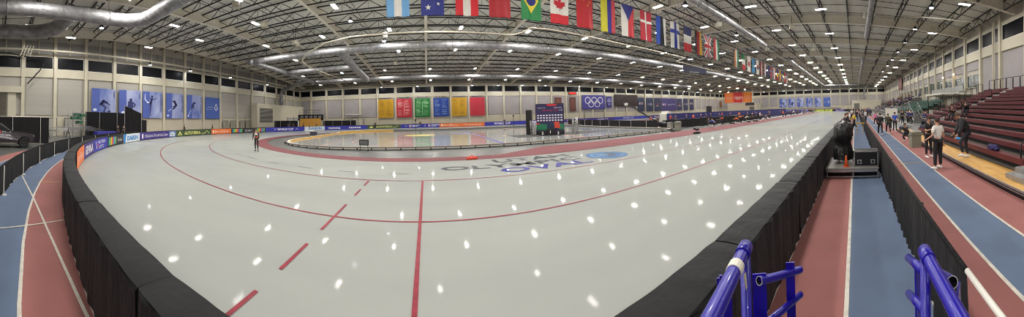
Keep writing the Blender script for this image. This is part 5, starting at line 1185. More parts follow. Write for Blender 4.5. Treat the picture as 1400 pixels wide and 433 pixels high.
mb.draw(sh, fb); mb.build('print', [C(30, 22, 68), C(206, 200, 214), C(176, 36, 46), C(22, 104, 72), C(18, 40, 68), C(176, 60, 40)], t)
mb = MB(); mb.box(-1.7, .02, 0, 1.7, .12, 3.66); mb.build('back_panel', m_blk, t)
mb = MB(); mb.box(-1.7, -.1, 0, 1.7, .02, .27); mb.build('plinth', m_blk, t)
ca, sa = math.cos(math.radians(-31)), math.sin(math.radians(-31))
def pod(lx, w, h, num, lab):
    x, y = 14.2 + lx * ca + .85 * sa, 29.3 + lx * sa - .85 * ca
    t = thing('podium_block', lab, 'podium', (x, y, .045), math.radians(-31)); mb = MB(); mb.bbox(-w / 2, -.45, 0, w / 2, .45, h, .02); mb.build('block', m_blk, t)
    mb = MB(); mb.draw([text(num, 0, h * .5 - .15, .32, 0, 1, align='C', bold=.02)], lambda a, b, l: (a, -.46, b)); mb.build('numeral', C(226, 226, 226), t)
pod(-.75, .85, .5, '2', 'black podium block with a white numeral two'); pod(.15, .85, .72, '1', 'tallest black podium block with a white numeral one'); pod(1.05, .85, .45, '3', 'black podium block with a white numeral three')
def tower(x, y, lab, h=1.9):
    t = thing('truss_tower', lab, 'truss', (x, y, .045), .7)
    for a in (-.25, .25):
        for b in (-.25, .25): mb = MB(); mb.tube([(a, b, 0), (a, b, h)], .035, 8); mb.build('upright', m_alu, t, True)
    for k in range(5):
        z = .1 + k * (h - .2) / 5; mb = MB(); z2 = z + (h - .2) / 5
        for p, q in (((-.25, -.25), (.25, -.25)), ((.25, -.25), (.25, .25)), ((.25, .25), (-.25, .25)), ((-.25, .25), (-.25, -.25))): mb.bar((*p, z), (*q, z2), .03); mb.bar((*p, z), (*q, z), .03)
        mb.build('lattice', m_alu, t)
tower(12.1, 29.4, 'silver truss tower left of the award backdrop', 1.7); tower(16.9, 28.0, 'silver truss tower right of the award backdrop', 2.0)
mb = MB(); mb.bbox(-.35, -.35, 0, .35, .35, 3.0, .04); mb.bbox(-.3, -.36, 1.6, .3, -.33, 2.8, .02); single(mb, 'speaker_tower', m_blk, 'narrow black speaker tower just left of the award backdrop', 'speaker', loc=(12.4, 31.4, .045), rz=-.6)
mb = MB(); mb.bbox(9.6, 27.4, .033, 21, 31.4, .04, .002); single(mb, 'podium_carpet', mat('grey_carpet', (66, 66, 66), .9, bump=.2), 'dark grey carpet under the podium and backdrop', 'carpet')

# ------------------------------------------------------------------ pits inside the oval: drape, tables, blue fence, crane
drape('drape_fence', 'long black drape line across the infield right of the podium', [(33, 58), (31.2, 47.6), (28.6, 33), (27.8, 27.6), (27.6, 24.4)], 1.1, seed=11, step=.3, post=3.5, rail=m_black)
drape('drape_fence', 'black drape along the pit tables beside the red mat', [(28.1, 23.4), (34, 21.6), (46, 21.), (58, 20.8)], 1.15, seed=12, step=.25, post=3., pm=m_joist, rail=m_black)
t = thing('pit_fence', 'long navy blue padded fence behind the pit tables', 'fence', (0, 0, 0))
m_nb = mat('navy_fence_cloth', (30, 32, 98), .7, var=.2, scale=.6)
for k in range(30):
    x = 40 + 2.9 * k; mb = MB(); mb.bbox(x, 32.9, .05, x + 2.82, 33.1, 1.9, .04); 
    mb.draw([text(('WORLD CUP', 'gamma')[k % 2], x + .5, 1.25, .22, 1, 1, w=1.6)], lambda a, b, l: (a, 32.88, b)) if k % 3 == 0 else None
    mb.build('fence_panel', [m_nb, C(110, 110, 170)], t)
t = thing('pit_fence', 'navy blue padded fence closer to the mat far up the straight', 'fence', (0, 0, 0))
for k in range(18):
    x = 60 + 2.9 * k; mb = MB(); mb.bbox(x, 22.4, .05, x + 2.82, 22.6, 1.25, .04); mb.build('fence_panel', [m_nb], t)
rr = random.Random(9)
for k in range(44):
    x = 29.5 + (k % 15) * 2.9 + rr.random() * .5; y = 24.3 + (k // 15) * 3.2 + rr.random() * .6
    if math.hypot(x - 32.8, y - 30.6) < 3: continue
    table('black skirted pit table in the rows behind the drape', x, y, rr.choice((0, .1, -.1)), 2.2, skirt=True, group='skirted pit tables', topc=rr.choice(((40, 42, 50), (120, 122, 122), (60, 62, 70), (40, 44, 90))))
for k in range(15):
    x = 29 + k * 2.4 + rr.random(); y = 26.25 + 3.2 * (k % 2) + rr.random() * .2
    person('person working among the pit tables behind the drape', rr.choice(('stand', 'stand2', 'arms')), (x, y, .012), rr.random() * 6, rr.choice([(30, 32, 40), (44, 48, 110), (222, 96, 50), (40, 40, 46), (180, 40, 44)]), (30, 30, 38), group='people among the pit tables', face=False)
G4 = 'dark sports bags on the red mat'
for k in range(16):
    x = 22.2 + k * 2.0 + rr.random(); y = 17.8 + rr.random() * 2.2 if k > 3 else (14.9, 19.2, 17.6, 18.9)[k]
    if any(math.hypot(x - q[0], y - q[1]) < 1.1 for q in mp): continue
    mb = MB(); L = rr.uniform(.35, .6); mb.bbox(-L, -.16, 0, L, .16, .2, .07); mb.tube([(-.2, 0, .18), (-.1, 0, .28), (.1, 0, .28), (.2, 0, .18)], .015, 5)
    single(mb, 'sports_bag', m_blk, 'dark sports bag lying on the red mat beside the ice', 'bag', G4, loc=(x, y, .03), rz=rr.random() * 3)
def bin_(lab, x, y, rz, c=(160, 158, 140), s=1., z=.012):
    t = thing('litter_bin', lab, 'bin', (x, y, z), rz); t.scale = (s, s, s)
    mb = MB(); mb.prism([(-.3, 0), (.3, 0), (.34, .78), (-.34, .78)], -.32, .32, axis='y'); mb.build('body', C(*c), t)
    mb = MB(); mb.bbox(-.38, -.37, .78, .38, .37, .86, .02); mb.bbox(-.34, -.33, .86, .34, .33, 1.02, .05); mb.build('lid', C(int(c[0] * .93), int(c[1] * .93), int(c[2] * .93)), t)
    mb = MB(); mb.box(-.2, -.345, .88, .2, -.33, .98); mb.build('slot', m_blk, t)
    return t
bin_('square beige litter bin on the track next to the plywood deck', 14.85, -3.3, .1, (128, 126, 110), .84)
bin_('beige litter bin at the edge of the red mat by the pit drape', 26.1, 19.9, .3, (120, 118, 104))
bin_('grey litter bin beside the beige one by the pit drape', 27.6, 21.0, .2, (96, 96, 96))
bin_('pale box bin in the gap of the black infield drape', 27.5, 22.2, .2, (130, 128, 120), .9)
t = thing('camera_crane', 'long black camera crane arm rising to the upper left over the infield', 'crane', (32.8, 30.6, .012))
mb = MB(); mb.bar((1.6, .55, .8), (-7.5, -2.5, 3.7), .14, .18); mb.build('arm', m_blk, t); mb = MB(); mb.bbox(-.35, -.35, 0, .35, .35, .2, .02); mb.tube([(0, 0, .2), (0, 0, 1.3)], .08, 8); mb.build('pedestal', m_blk, t)
mb = MB(); mb.bbox(-7.72, -2.72, 3.3, -7.36, -2.36, 3.66, .04); mb.build('camera_head', C(196, 194, 190), t); mb = MB(); mb.bbox(1.4, .3, .5, 2.0, .8, 1.0, .04); mb.build('counterweight', m_blk, t)
t = thing('covered_machine', 'white tarpaulin covered machine standing behind the pit tables', 'machine', (53, 44, .012), .3); t.scale = (.75, .75, .8)
mb = MB(); mb.prism([(-2.6, 0), (2.6, 0), (2.4, 1.6), (1.0, 2.9), (-.6, 3.0), (-1.4, 2.3), (-2.6, 2.1)], -1.2, 1.2, axis='y'); mb.build('tarpaulin', C(196, 194, 184), t); mb = MB(); mb.bbox(-1.6, -1.25, 1.3, .2, -1.2, 2.2, .05); mb.build('window_glass', m_blk, t)
for a in (-1.6, 1.6): mb = MB(); mb.lathe([(.5, -1.3), (.5, 1.3)], (a, 0, .5), 14, axis='y'); mb.build('wheel', m_tyre, t)
# ------------------------------------------------------------------ plywood deck and maroon bleachers
t = thing('plywood_deck', 'long low plywood deck with a black and silver front edge before the maroon benches', 'deck', (0, 0, 0))
XA, XB = 2.6, 25.
for k in range(10):
    a = XA + (XB - XA) * k / 10; b = XA + (XB - XA) * (k + 1) / 10 - .012
    mb = MB(); mb.box(a, -4.78, PZ - .03, b, -3.83, PZ); mb.build('plywood_sheet', m_ply, t)
mb = MB(); mb.box(XA, -3.83, PZ - .045, XB, -3.79, PZ + .004); mb.box(XA, -3.83, .1, XB, -3.8, .12); mb.build('edge_rail', m_alu, t)
mb = MB(); mb.box(XA, -3.86, .0, XB, -3.825, PZ - .045); mb.build('fascia', m_blk, t)
mb = MB(); mb.box(XA, -4.78, .0, XB, -3.86, PZ - .03); mb.build('frame', m_joist, t)
t = thing('bleacher', 'maroon bench bleachers rising towards the wall behind the plywood deck', 'bleacher', (0, 0, 0))
m_bdeck = mat('bleacher_deck', (112, 106, 100), .6, var=.12, scale=2.)
NR = 13; ry = lambda k: -4.85 - .72 * k; rz_ = lambda k: .62 + .27 * k
AIS = ((5.3, 6.85), (20.6, 21.8))
for k in range(NR):
    xe = 20.6 if k < 3 else 26.4
    segs = []; a = 2.6
    for p, q in AIS:
        if q < xe: segs.append((a, p)); a = q
    segs.append((a, xe)); y, z = ry(k), rz_(k)
    for p, q in segs:
        mb = MB(); mb.bbox(p, y - .27, z - .2, q, y, z, .015); mb.build('bench', m_maroon, t)
    mb = MB(); mb.box(2.6, y - .27, z - .44, xe, y + (.45 if k else .05), z - .41); mb.box(2.6, y + (.43 if k else .03), z - .72 if k else PZ + .005, xe, y + (.45 if k else .05), z - .44, 1); mb.build('footboard', [m_bdeck, m_joist], t)
    for p, q in AIS:
        if q > xe: continue
        mb = MB(); mb.box(p + .05, y - .26, z - .41, q - .05, y + .02, z - .28); mb.box(p + .05, y - .26, z - .28, q - .05, y - .02, z - .14); mb.box(p + .05, y - .03, z - .3, q - .05, y + .0, z - .13, 1); mb.build('aisle_step', [m_bdeck, m_alu], t)
for k in range(NR):
    for xx in (2.5, 20.6 if k < 3 else 26.4): mb = MB(); mb.box(xx, ry(k) - .27, 0, xx + .1, ry(k) + (.45 if k else .03), rz_(k) - .42); mb.build('end_panel', m_joist, t)
def loop(p, q, z, h, r=.03, nm='handrail', par=None):
    mb = MB(); p = Vector((*p, z)); q = Vector((*q, z)); u = Vector((0, 0, 1)); c = (q - p) * .12
    mb.tube([p, p + u * (h - .1), p + u * h + c * .4, p + u * (h + .02) + c, q + u * (h + .02) - c, q + u * h - c * .4, q + u * (h - .1), q], r, 8); mb.build(nm, m_blk, par or t, True)
for k in range(12): x = 12.2 + k * 1.2; loop((x, ry(12) - .75), (x + 1.12, ry(12) - .75), rz_(12) - .42, 1.45)
for k in range(4, 12, 1): loop((26.5, ry(k) - .1), (26.5, ry(k) - .66), rz_(k) - .42, 1.3)
for x in (7.05, 5.2):
    mb = MB(); z = rz_(0) - .4; y = -4.9
    mb.tube([(x, y, 0.2), (x, y, 1.05), (x, y - .1, 1.15), (x, y - .75, 1.45), (x, y - .9, 1.35), (x, y - .85, 1.1), (x, y - .1, .8), (x, y, .72)], .025, 8); mb.build('handrail', m_blk, t, True)
for k in (4, 8): x = 21.2; mb = MB(); mb.tube([(x, ry(k), rz_(k) - .4), (x, ry(k), rz_(k) + .55), (x, ry(k) - .15, rz_(k) + .65), (x, ry(k) - .9, rz_(k) + .9), (x, ry(k) - 1.0, rz_(k) + .8), (x, ry(k) - 1.0, rz_(k) - .1)], .028, 8); mb.build('handrail', m_blk, t, True)
t = thing('bleacher_step', 'small ribbed aluminium steps at the end of the front bench, right edge', 'steps', (0, 0, 0))
for i, (y0, z0) in enumerate(((-4.14, .34), (-4.47, .47))):
    mb = MB(); mb.box(5.35, y0 - .34, z0 - .04, 6.75, y0, z0)
    for j in range(5): mb.box(5.35, y0 - .06 - j * .065, z0, 6.75, y0 - .04 - j * .065, z0 + .008)
    mb.box(5.35, y0 - .02, PZ + .002, 6.75, y0, z0 - .04); mb.build('tread', m_alu, t)
# bags and jackets on the front benches
def cloth_heap(lab, x, y, z, sx, sy, sz, c, seed, rz=0., nm='jacket', cat='jacket'):
    bm = bmesh.new(); bmesh.ops.create_icosphere(bm, subdivisions=4, radius=1.); rr = random.Random(seed); ph = [rr.random() * 6 for _ in range(8)]
    mb = MB(); vs = []
    for v in bm.verts:
        p = v.co; d = 1 + .16 * math.sin(p.x * 5 + ph[0]) * math.sin(p.y * 4 + ph[1]) + .09 * math.sin(p.x * 11 + p.z * 6 + ph[2]) + .06 * math.sin(p.y * 14 + ph[3]); zz = max(p.z * d, -.55)
        vs.append((p.x * sx * d, p.y * sy * d, (zz + .55) * sz))
    mb.add(vs, [[v.index for v in f.verts] for f in bm.faces]); bm.free()
    return single(mb, nm, C(*c, .75), lab, cat, None, True, (x, y, z + .008), rz)
cloth_heap('purple jacket heaped on the front bench behind the puffer jacket person', 9.0, -4.98, .62, .42, .13, .13, (38, 32, 84), 1)
cloth_heap('bright blue towel on the front bench left of the puffer jacket person', 12.6, -4.98, .62, .28, .12, .05, (40, 130, 200), 2, nm='towel', cat='towel')
cloth_heap('black coat spread over the front bench left of the blue towel', 13.8, -4.98, .62, .75, .13, .11, (28, 28, 34), 3, nm='coat', cat='coat')
cloth_heap('dark bag on the second bench behind the blue towel', 14.2, -5.7, .89, .5, .13, .16, (26, 28, 36), 4, nm='bag', cat='bag')
cloth_heap('navy duffel bag on the front bench beyond the black coat', 16.6, -4.98, .62, .6, .13, .16, (34, 40, 86), 5, nm='bag', cat='bag')
cloth_heap('white cap lying beside the blue towel on the bench', 12.05, -4.98, .62, .1, .09, .08, (220, 220, 220), 6, nm='cap', cat='cap')
cloth_heap('dark coat over the third bench below the seated people', 15.8, -6.45, 1.16, .6, .12, .12, (30, 32, 44), 7, nm='coat', cat='coat')
rr = random.Random(2)
for k in range(9): cloth_heap('dark bag or coat lying among the far lower benches', 18.3 + k * .27 if k % 2 else 17.4 + k * .85, -5.0 if k % 2 else -4.05, .62 if k % 2 else PZ, .22, .12, .14, rr.choice(((28, 30, 40), (40, 48, 90), (60, 60, 64))), 10 + k, nm='bag', cat='bag')['group'] = 'bags along the far end of the benches'

# ------------------------------------------------------------------ farther stands
t = thing('seating_stand', 'stand with teal green seat rows behind a steel guard rail beyond the benches', 'stand', (0, 0, 0))
m_teal = mat('teal_seat', (46, 92, 76), .4, var=.15, scale=4)
for k in range(6):
    y, z = -8.2 - .85 * k, 1.25 + .3 * k
    mb = MB(); mb.box(38.5, y - .85, 0, 60, y, z - .42); mb.build('deck_step', m_bdeck, t)
    mb = MB(); n = 35
    for i in range(n):
        if i == 13: mb.build('seat_row', m_teal, t); mb = MB()
        x = 38.7 + i * .6
        if 46 < x < 47.4: continue
        mb.box(x, y - .62, z - .04, x + .52, y - .2, z); mb.box(x, y - .68, z - .04, x + .52, y - .62, z + .42); mb.box(x + .2, y - .5, z - .42, x + .3, y - .4, z - .04)
    o = mb.build('seat_row', m_teal, t)
mb = MB(); mb.box(38.5, -8.1, 0, 60, -7.95, .95); mb.build('front_wall', C(150, 148, 138), t)
for k in range(9): mb = MB(); x = 38.6 + k * 2.36; mb.tube([(x, -8.0, .95), (x, -8.0, 2.05)], .04, 6); mb.tube([(x, -8.0, 2.05), (x + 2.36, -8.0, 2.05)], .035, 6); mb.tube([(x, -8.0, 1.5), (x + 2.36, -8.0, 1.5)], .02, 6); mb.build('guard_rail', m_alu, t, True)
t = thing('access_stair', 'grey steel stair with railings climbing from the track to the teal seats', 'stairs', (0, 0, 0))
for k in range(9):
    mb = MB(); mb.box(34.6 + k * .38, -8.9, .15 + k * .17, 35.0 + k * .38, -7.6, .2 + k * .17); mb.build('tread', m_alu, t)
for y in (-7.6, -8.9):
    mb = MB(); mb.tube([(34.4, y, 0), (34.4, y, 1.1), (38.4, y, 2.8), (38.4, y, 1.5)], .03, 8); mb.tube([(34.4, y, .65), (38.4, y, 2.3)], .02, 6); mb.build('handrail', m_alu, t, True)
    mb = MB(); mb.bar((34.5, y, .1), (38.1, y, 1.62), .05, .2); mb.build('stringer', m_alu, t)
mb = MB()
for k in range(8): mb.bbox(39 + k * 1.9, -6.15, .012, 40.86 + k * 1.9, -6.05, 1.85, .02)
single(mb, 'white_screen', C(190, 186, 174), 'long plain white screen standing along the track before the teal seats', 'screen')
t = thing('crowd_stand', 'far grey stand carrying the crowd along the upper right side', 'stand', (0, 0, 0))
for k in range(9):
    y, z = -6.9 - .95 * k, .8 + .46 * k; mb = MB(); mb.box(61.5, y - .95, 0, 122, y, z - .4); mb.box(61.5, y - .93, z - .08, 122, y - .63, z, 1); mb.build('deck_step', [m_bdeck, C(90, 88, 96)], t)
for k in range(12): mb = MB(); x = 61.5 + k * 5; mb.tube([(x, -6.85, .4), (x, -6.85, 1.7), (x + 5, -6.85, 1.7)], .04, 6); mb.build('guard_rail', m_alu, t, True)
rr = random.Random(12)
seen = set()
for k in range(110):
    r_ = rr.randint(1, 8); x = 62.5 + int(rr.random() ** 1.4 * 50 / .95) * .95 + (r_ % 2) * .4
    if (r_, x) in seen or len(seen) > 72: continue
    seen.add((r_, x)); y, z = -6.9 - .95 * r_, .8 + .46 * r_
    person('spectator in the crowd of the far grey stand', 'sit', (x, y - .76, z - .385), math.radians(rr.choice((0, 20, -20))), rr.choice([(28, 30, 36), (40, 44, 110), (52, 60, 150), (96, 40, 40), (46, 46, 50), (170, 170, 172), (36, 44, 60)]), (30, 32, 40), rr.choice([(34, 28, 24), (60, 46, 34), (150, 120, 80)]), group='spectators in the far stand', face=False, puff=.02)
for k in range(5):
    mb = MB(); mb.bbox(66 + k * 6.2, -7.02, 2.0, 71.6 + k * 6.2, -6.94, 3.1, .02) if False else None
t = thing('far_bleacher', 'low grey bleacher under the sport banners at the far end wall', 'bleacher', (0, 0, 0))
for k in range(4):
    mb = MB(); mb.box(147.6 + k * .8, 8, 0, 148.4 + k * .8, 52, .35 + .45 * k); mb.build('deck_step', C(128, 126, 120), t)
    mb = MB(); mb.box(147.75 + k * .8, 8.2, .6 + .45 * k, 148.1 + k * .8, 51.8, .68 + .45 * k); mb.build('bench', C(104, 102, 104), t)
for k in range(18): mb = MB(); y = 8.2 + k * 2.43; mb.tube([(147.5, y, 0), (147.5, y, 1.3), (147.5, y + 2.43, 1.3)], .04, 6); mb.build('guard_rail', m_alu, t, True)
t = thing('stand_shelter', 'white flat roofed shelter on posts above the bench end', 'shelter', (0, 0, 0))
mb = MB(); mb.bbox(30.2, -14.6, 3.5, 37.5, -9.9, 3.75, .04); mb.build('roof', C(212, 208, 192), t)
for x in (30.6, 37.1):
    for y in (-10.2, -14.3): mb = MB(); mb.tube([(x, y, 0), (x, y, 3.5)], .07, 8); mb.build('post', m_blk, t, True)
mb = MB(); mb.box(30.7, -14.3, 0, 37, -14.1, 3.4); mb.build('back_wall', C(180, 176, 164), t)
mb = MB(); mb.bbox(30.8, -10.6, 0, 36.8, -10.2, 1.6, .03); mb.build('counter', C(150, 148, 140), t)
person('person in black standing at the counter of the white shelter', 'stand', (31.5, -9.6, .012), 1.2, (26, 26, 30), BK, face=False)
rr = random.Random(21)
for k in range(8): person('person standing about by the foot of the teal stand', rr.choice(('stand', 'stand2', 'walk')), (27.4 + rr.random() * 8, -5.6 - rr.random() * 1.8, .012), rr.random() * 6, rr.choice([(40, 50, 110), (30, 32, 38), (60, 66, 90)]), BK, group='people by the foot of the teal stand', face=False)
mb = MB(); mb.box(38, RY + .15, 3.9, 55, -15.9, 4.15); struct(mb, 'floor_balcony', m_cream)
t = thing('balcony_rail', 'glazed railing of the balcony on the stand wall', 'railing', (0, 0, 0))
for k in range(10): mb = MB(); x = 38.1 + 1.7 * k; mb.bbox(x, -15.98, 4.15, x + 1.62, -15.94, 5.2, .005); mb.bar((x, -15.96, 4.15), (x, -15.96, 5.3), .05, m=1); mb.bar((x, -15.96, 5.28), (x + 1.7, -15.96, 5.28), .05, m=1); mb.build('railing_panel', [C(150, 152, 146, .3), m_alu], t)
for x, z in ((50.5, 7.6), (44.6, 7.6)):
    t = thing('wall_lamp', 'warm round wall lamp glowing above the balcony, ' + ('left one' if x > 48 else 'right one'), 'lamp', (x, RY + .35, z)); mb = MB(); mb.bbox(-.15, -.1, -.1, .15, .1, .2, .03); mb.build('bracket', m_white, t); mb = MB(); mb.ball((0, .12, -.05), .14); mb.build('globe', glow('warm_globe', (255, 214, 160), 30), t, True)

# ------------------------------------------------------------------ camera platform on the lane
t = thing('camera_platform', 'low silver platform across the red and blue lane carrying the covered camera', 'platform', (0, 0, 0))
mb = MB(); mb.bbox(8.75, -.74, .3, 10.7, 1.0, .35, .008); mb.build('deck', C(120, 118, 114), t)
mb = MB()
for y in (-.74, .97): mb.box(8.75, y, .22, 10.7, y + .04, .3)
for x in (8.75, 10.66): mb.box(x, -.74, .22, x + .04, 1.0, .3); mb.box(x, -.74, .06, x + .03, 1.0, .09)
mb.build('frame', m_alu, t)
for x in (8.8, 9.7, 10.6):
    for y in (-.7, .1, .95): mb = MB(); mb.tube([(x, y, 0), (x, y, .24)], .025, 8); mb.build('leg', m_alu, t)
t = thing('flight_case', 'black flight case with silver edges and latches on the camera platform', 'case', (9.2, -.33, .352), 0)
mb = MB(); mb.bbox(-.28, -.4, .02, .28, .4, .5, .012); mb.build('shell', m_blk, t)
mb = MB()
for z in (.0, .48):
    for y in (-.4, .37): mb.box(-.29, y, z, .29, y + .035, z + .035)
    for x in (-.29, .255): mb.box(x, -.4, z, x + .035, .405, z + .035)
for x in (-.29, .255):
    for y in (-.405, .37): mb.box(x, y, 0, x + .035, y + .035, .51)
mb.build('edging', m_alu, t)
for y in (-.22, .22):
    mb = MB(); mb.bbox(-.305, y - .075, .1, -.28, y + .075, .24, .006); l = mb.build('latch', m_alu, t); mb = MB(); mb.bbox(-.312, y - .03, .13, -.3, y + .03, .21, .004); mb.build('catch', m_blk, l)
for y in (-.3, .3):
    mb = MB(); mb.lathe([(.05, -.02), (.05, .02)], (-.1, y, -.0), 10, axis='y'); 
t = thing('covered_camera', 'large video camera on a tripod wrapped in a black rain cover', 'camera', (9.75, .46, .375))
n = 40; mb = MB(); prof = [(.36, .1), (.36, .3), (.32, .55), (.3, .72), (.34, .82), (.36, 1.0), (.35, 1.2), (.31, 1.36), (.22, 1.43), (.05, 1.45)]
for j, (r, z) in enumerate(prof):
    for k in range(n):
        a = 2 * PI * k / n; f = 1 + .09 * math.sin(k * 1.9 + j * .5) * (1 if j < 5 else .5) + .07 * math.sin(3 * a + j)
        mb.v.append((r * f * math.cos(a) * (1.5 if j >= 4 else 1.0), r * f * math.sin(a) * .95, z + .02 * math.sin(a * 3 + j)))
for j in range(len(prof) - 1):
    for k in range(n): mb.f.append((j * n + k, j * n + (k + 1) % n, (j + 1) * n + (k + 1) % n, (j + 1) * n + k)); mb.m.append(0)
mb.f.append(tuple((len(prof) - 1) * n + k for k in range(n))); mb.m.append(0)
mb.build('rain_cover', mat('black_rain_cover', (26, 27, 28), .35, var=.15, bump=.6, bscale=9), t, True)
for k in range(3): a = 2.1 * k + .5; mb = MB(); mb.tube([(.1 * math.cos(a), .1 * math.sin(a), .6), (.42 * math.cos(a), .38 * math.sin(a), 0)], .025, 8); mb.build('tripod_leg', m_alu, t, True)
mb = MB(); mb.tube([(-.1, -.3, .45), (-.15, -.42, .32), (-.1, -.52, .36)], .015, 6); mb.build('cable', m_blk, t)
t = thing('traffic_cone', 'small orange cone on the camera platform beside the flight case', 'cone', (9.0, .33, .352)); mb = MB(); mb.bbox(-.1, -.1, 0, .1, .1, .015, .004); mb.build('base', C(216, 92, 40), t); mb = MB(); mb.lathe([(.075, .015), (.02, .36), (.012, .37)], n=14); mb.build('cone_body', C(222, 98, 44), t, True)
for y, x, lab in ((-.4, 23., 'yellow hurdle frame on the blue lane by the low drape fence'),):
    t = thing('hurdle', lab, 'hurdle', (x, y, .012)); 
    for s in (-.26, .26): mb = MB(); mb.bar((0, s, 0), (0, s, .95), .04); mb.bar((-.25, s, .02), (.25, s, .02), .04); mb.build('upright', C(200, 160, 70), t)
    mb = MB(); mb.box(-.02, -.36, .85, .02, .36, .95); mb.build('crossbar', C(206, 166, 76), t)
# ------------------------------------------------------------------ blue metal steps over the pads (the photo is taken from them)
def railing(name, lab, parts):
    t = thing(name, lab, 'railing', (0, 0, 0))
    for nm, kind, a in parts:
        mb = MB()
        if kind == 'tube': mb.tube(a[0], a[1], 16)
        if kind == 'open':
            p, q, r = Vector(a[0]), Vector(a[1]), a[2]; mb.tube([p, q], r, 18, cap=False); mb.tube([q, p], r * .86, 18, m=1, cap=False)
            d = (q - p).normalized(); u = Vector((0, 0, 1)); u = (u - d * u.dot(d)).normalized(); v = d.cross(u)
            for e in (p, q):
                b0 = len(mb.v)
                for k in range(18):
                    an = 2 * PI * k / 18; w = u * math.cos(an) + v * math.sin(an); mb.v += [tuple(e + w * r), tuple(e + w * r * .86)]
                for k in range(18): k2 = (k + 1) % 18; mb.f.append((b0 + 2 * k, b0 + 2 * k2, b0 + 2 * k2 + 1, b0 + 2 * k + 1)); mb.m.append(2)
        if kind == 'plate': (x, y, zt, wdt, rz) = a; c, s = math.cos(rz) * wdt / 2, math.sin(rz) * wdt / 2; mb.bar((x - c, y - s, zt / 2), (x + c, y + s, zt / 2), .008, zt)
        if kind == 'wrap': p, q, r = a; mb.tube([p, q], r, 16)
        o = mb.build(nm, [m_blueteel, m_joist, C(170, 168, 176, .4)] if nm not in ('tape', 'paper_tag') else C(214, 210, 196, .7), t, True)
        try:
            for p_ in o.data.polygons: p_.use_smooth = len(p_.vertices) == 4 and kind in ('tube', 'open')
        except Exception: pass
    return t
TL = (.87, .386, 1.86)
railing('blue_railing', 'glossy blue steel handrail frames left of the lanes, with a white paper tag', [
    ('handrail', 'tube', ([(-.35, .16, 1.93), (.3, .282, 1.885), (.84, .38, 1.862), TL], .0225)), ('rail_joint', 'tube', ([(.82, .376, 1.864), (.885, .389, 1.86)], .0255)),
    ('post', 'tube', ([(.868, .386, 1.85), (.868, .386, 0)], .0185)), ('side_plate', 'plate', (1.01, .55, 1.64, .062, 2.2)), ('side_plate', 'plate', (.93, .52, 1.70, .012, 2.2)),
    ('side_plate', 'plate', (1.27, .49, 1.52, .07, 2.0)), ('cross_tube', 'open', ((1.245, .482, 1.5), (1.57, .345, 1.385), .021)), ('lower_tube', 'tube', ([(1.1, .5, 1.32), (1.57, .345, 1.235)], .018)),
    ('post', 'plate', (1.49, .385, 1.47, .05, 1.9)), ('tape', 'wrap', ((.715, .3575, 1.868), (.755, .3648, 1.866), .0245)), ('paper_tag', 'plate', (0, 0, .001, .001, 0))])
# paper tag hanging from the tape
for o in list(bpy.data.objects):
    if o.name.startswith('paper_tag'): bpy.data.objects.remove(o)
L_ = [o for o in bpy.data.objects if o.name == 'blue_railing'][0]
mb = MB(); mb.add([(.752, .34, 1.845), (.775, .343, 1.84), (.778, .342, 1.79), (.756, .336, 1.795)], [(0, 1, 2, 3)]); mb.add([(.752, .341, 1.845), (.775, .344, 1.84), (.778, .343, 1.79), (.756, .337, 1.795)], [(3, 2, 1, 0)]); mb.build('paper_tag', C(206, 200, 170, .7), L_)
railing('blue_railing', 'glossy blue steel handrail frames beside the near end of the low drape fence', [
    ('handrail', 'tube', ([(-.3, -.26, 1.82), (.635, -.243, 1.82), (.9, -.238, 1.822), (.935, -.237, 1.822)], .0225)), ('rail_joint', 'tube', ([(.88, -.238, 1.822), (.945, -.237, 1.822)], .0255)),
    ('post', 'tube', ([(.935, -.237, 1.81), (.935, -.237, 0)], .0185)), ('cross_tube', 'open', ((.80, -.292, 1.785), (.98, -.31, 1.70), .019)), ('side_plate', 'plate', (.86, -.335, 1.72, .06, -.5)),
    ('upper_tube', 'tube', ([(1.30, -.245, 1.60), (.95, -.236, 1.745)], .018)), ('lower_tube', 'tube', ([(1.30, -.245, 1.42), (.95, -.236, 1.60)], .018)), ('side_plate', 'plate', (1.17, -.262, 1.63, .035, -.9))])
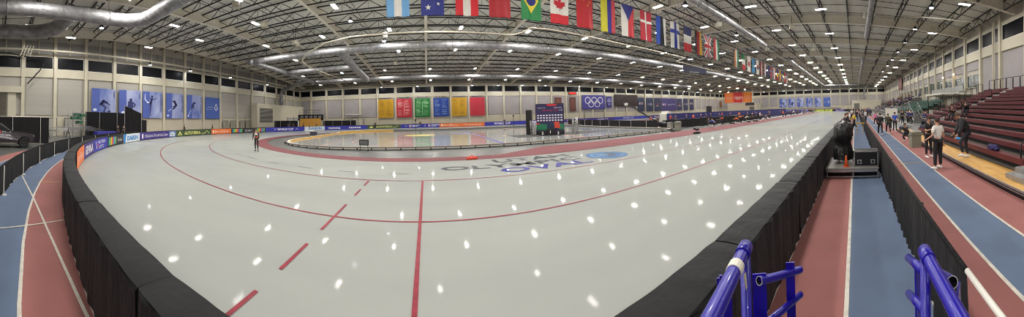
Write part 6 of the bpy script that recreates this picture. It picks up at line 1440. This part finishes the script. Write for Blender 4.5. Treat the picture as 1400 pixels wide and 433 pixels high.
t = thing('step_platform', 'blue steel step platform between the two blue handrails', 'platform', (0, 0, 0))
mb = MB(); mb.bbox(-.9, -.24, .62, .9, .36, .66, .006); mb.build('deck', m_blueteel, t)
for x in (-.85, .8):
    for y in (-.2, .3): mb = MB(); mb.tube([(x, y, 0), (x, y, .62)], .02, 8); mb.build('leg', m_blueteel, t)

# ------------------------------------------------------------------ camera: cylindrical panorama, slightly out of level
F_, VP_, C_, UM_, A_, EYE = 373., 1169., 153.8, 270., 12., 2.35
tl = A_ / F_; pm = (VP_ - UM_) / F_; up = Vector((-math.cos(pm) * math.sin(tl), -math.sin(pm) * math.sin(tl), math.cos(tl)))
pc = (VP_ - 700) / F_; fwd = Vector((math.cos(pc), math.sin(pc), 0)); fwd = (fwd - up * fwd.dot(up)).normalized(); rgt = fwd.cross(up)
cam = bpy.data.cameras.new('camera'); cam.type = 'PANO'; cam.panorama_type = 'CENTRAL_CYLINDRICAL'; cam.central_cylindrical_radius = 1
cam.central_cylindrical_range_u_min = -700 / F_; cam.central_cylindrical_range_u_max = 700 / F_
cam.central_cylindrical_range_v_min = (C_ - 433) / F_; cam.central_cylindrical_range_v_max = C_ / F_
cam.clip_end = 500; cam.clip_start = .05
co = bpy.data.objects.new('camera', cam); COL.objects.link(co); SC.camera = co
co.matrix_world = Matrix(((rgt.x, up.x, -fwd.x, 0), (rgt.y, up.y, -fwd.y, 0), (rgt.z, up.z, -fwd.z, EYE), (0, 0, 0, 1)))
w = bpy.data.worlds.new('world'); SC.world = w; w.use_nodes = True
w.node_tree.nodes['Background'].inputs[0].default_value = (.01, .012, .02, 1); w.node_tree.nodes['Background'].inputs[1].default_value = 1
SC.view_settings.view_transform = 'Standard'; SC.view_settings.look = 'None'; SC.view_settings.gamma = 1; SC.view_settings.use_curve_mapping = False
SC.view_settings.exposure = EXPO
SC.cycles.use_denoising = True; SC.cycles.max_bounces = 6; SC.cycles.diffuse_bounces = 4; SC.cycles.glossy_bounces = 3
SC.cycles.sample_clamp_indirect = 8; SC.cycles.filter_width = 1.0
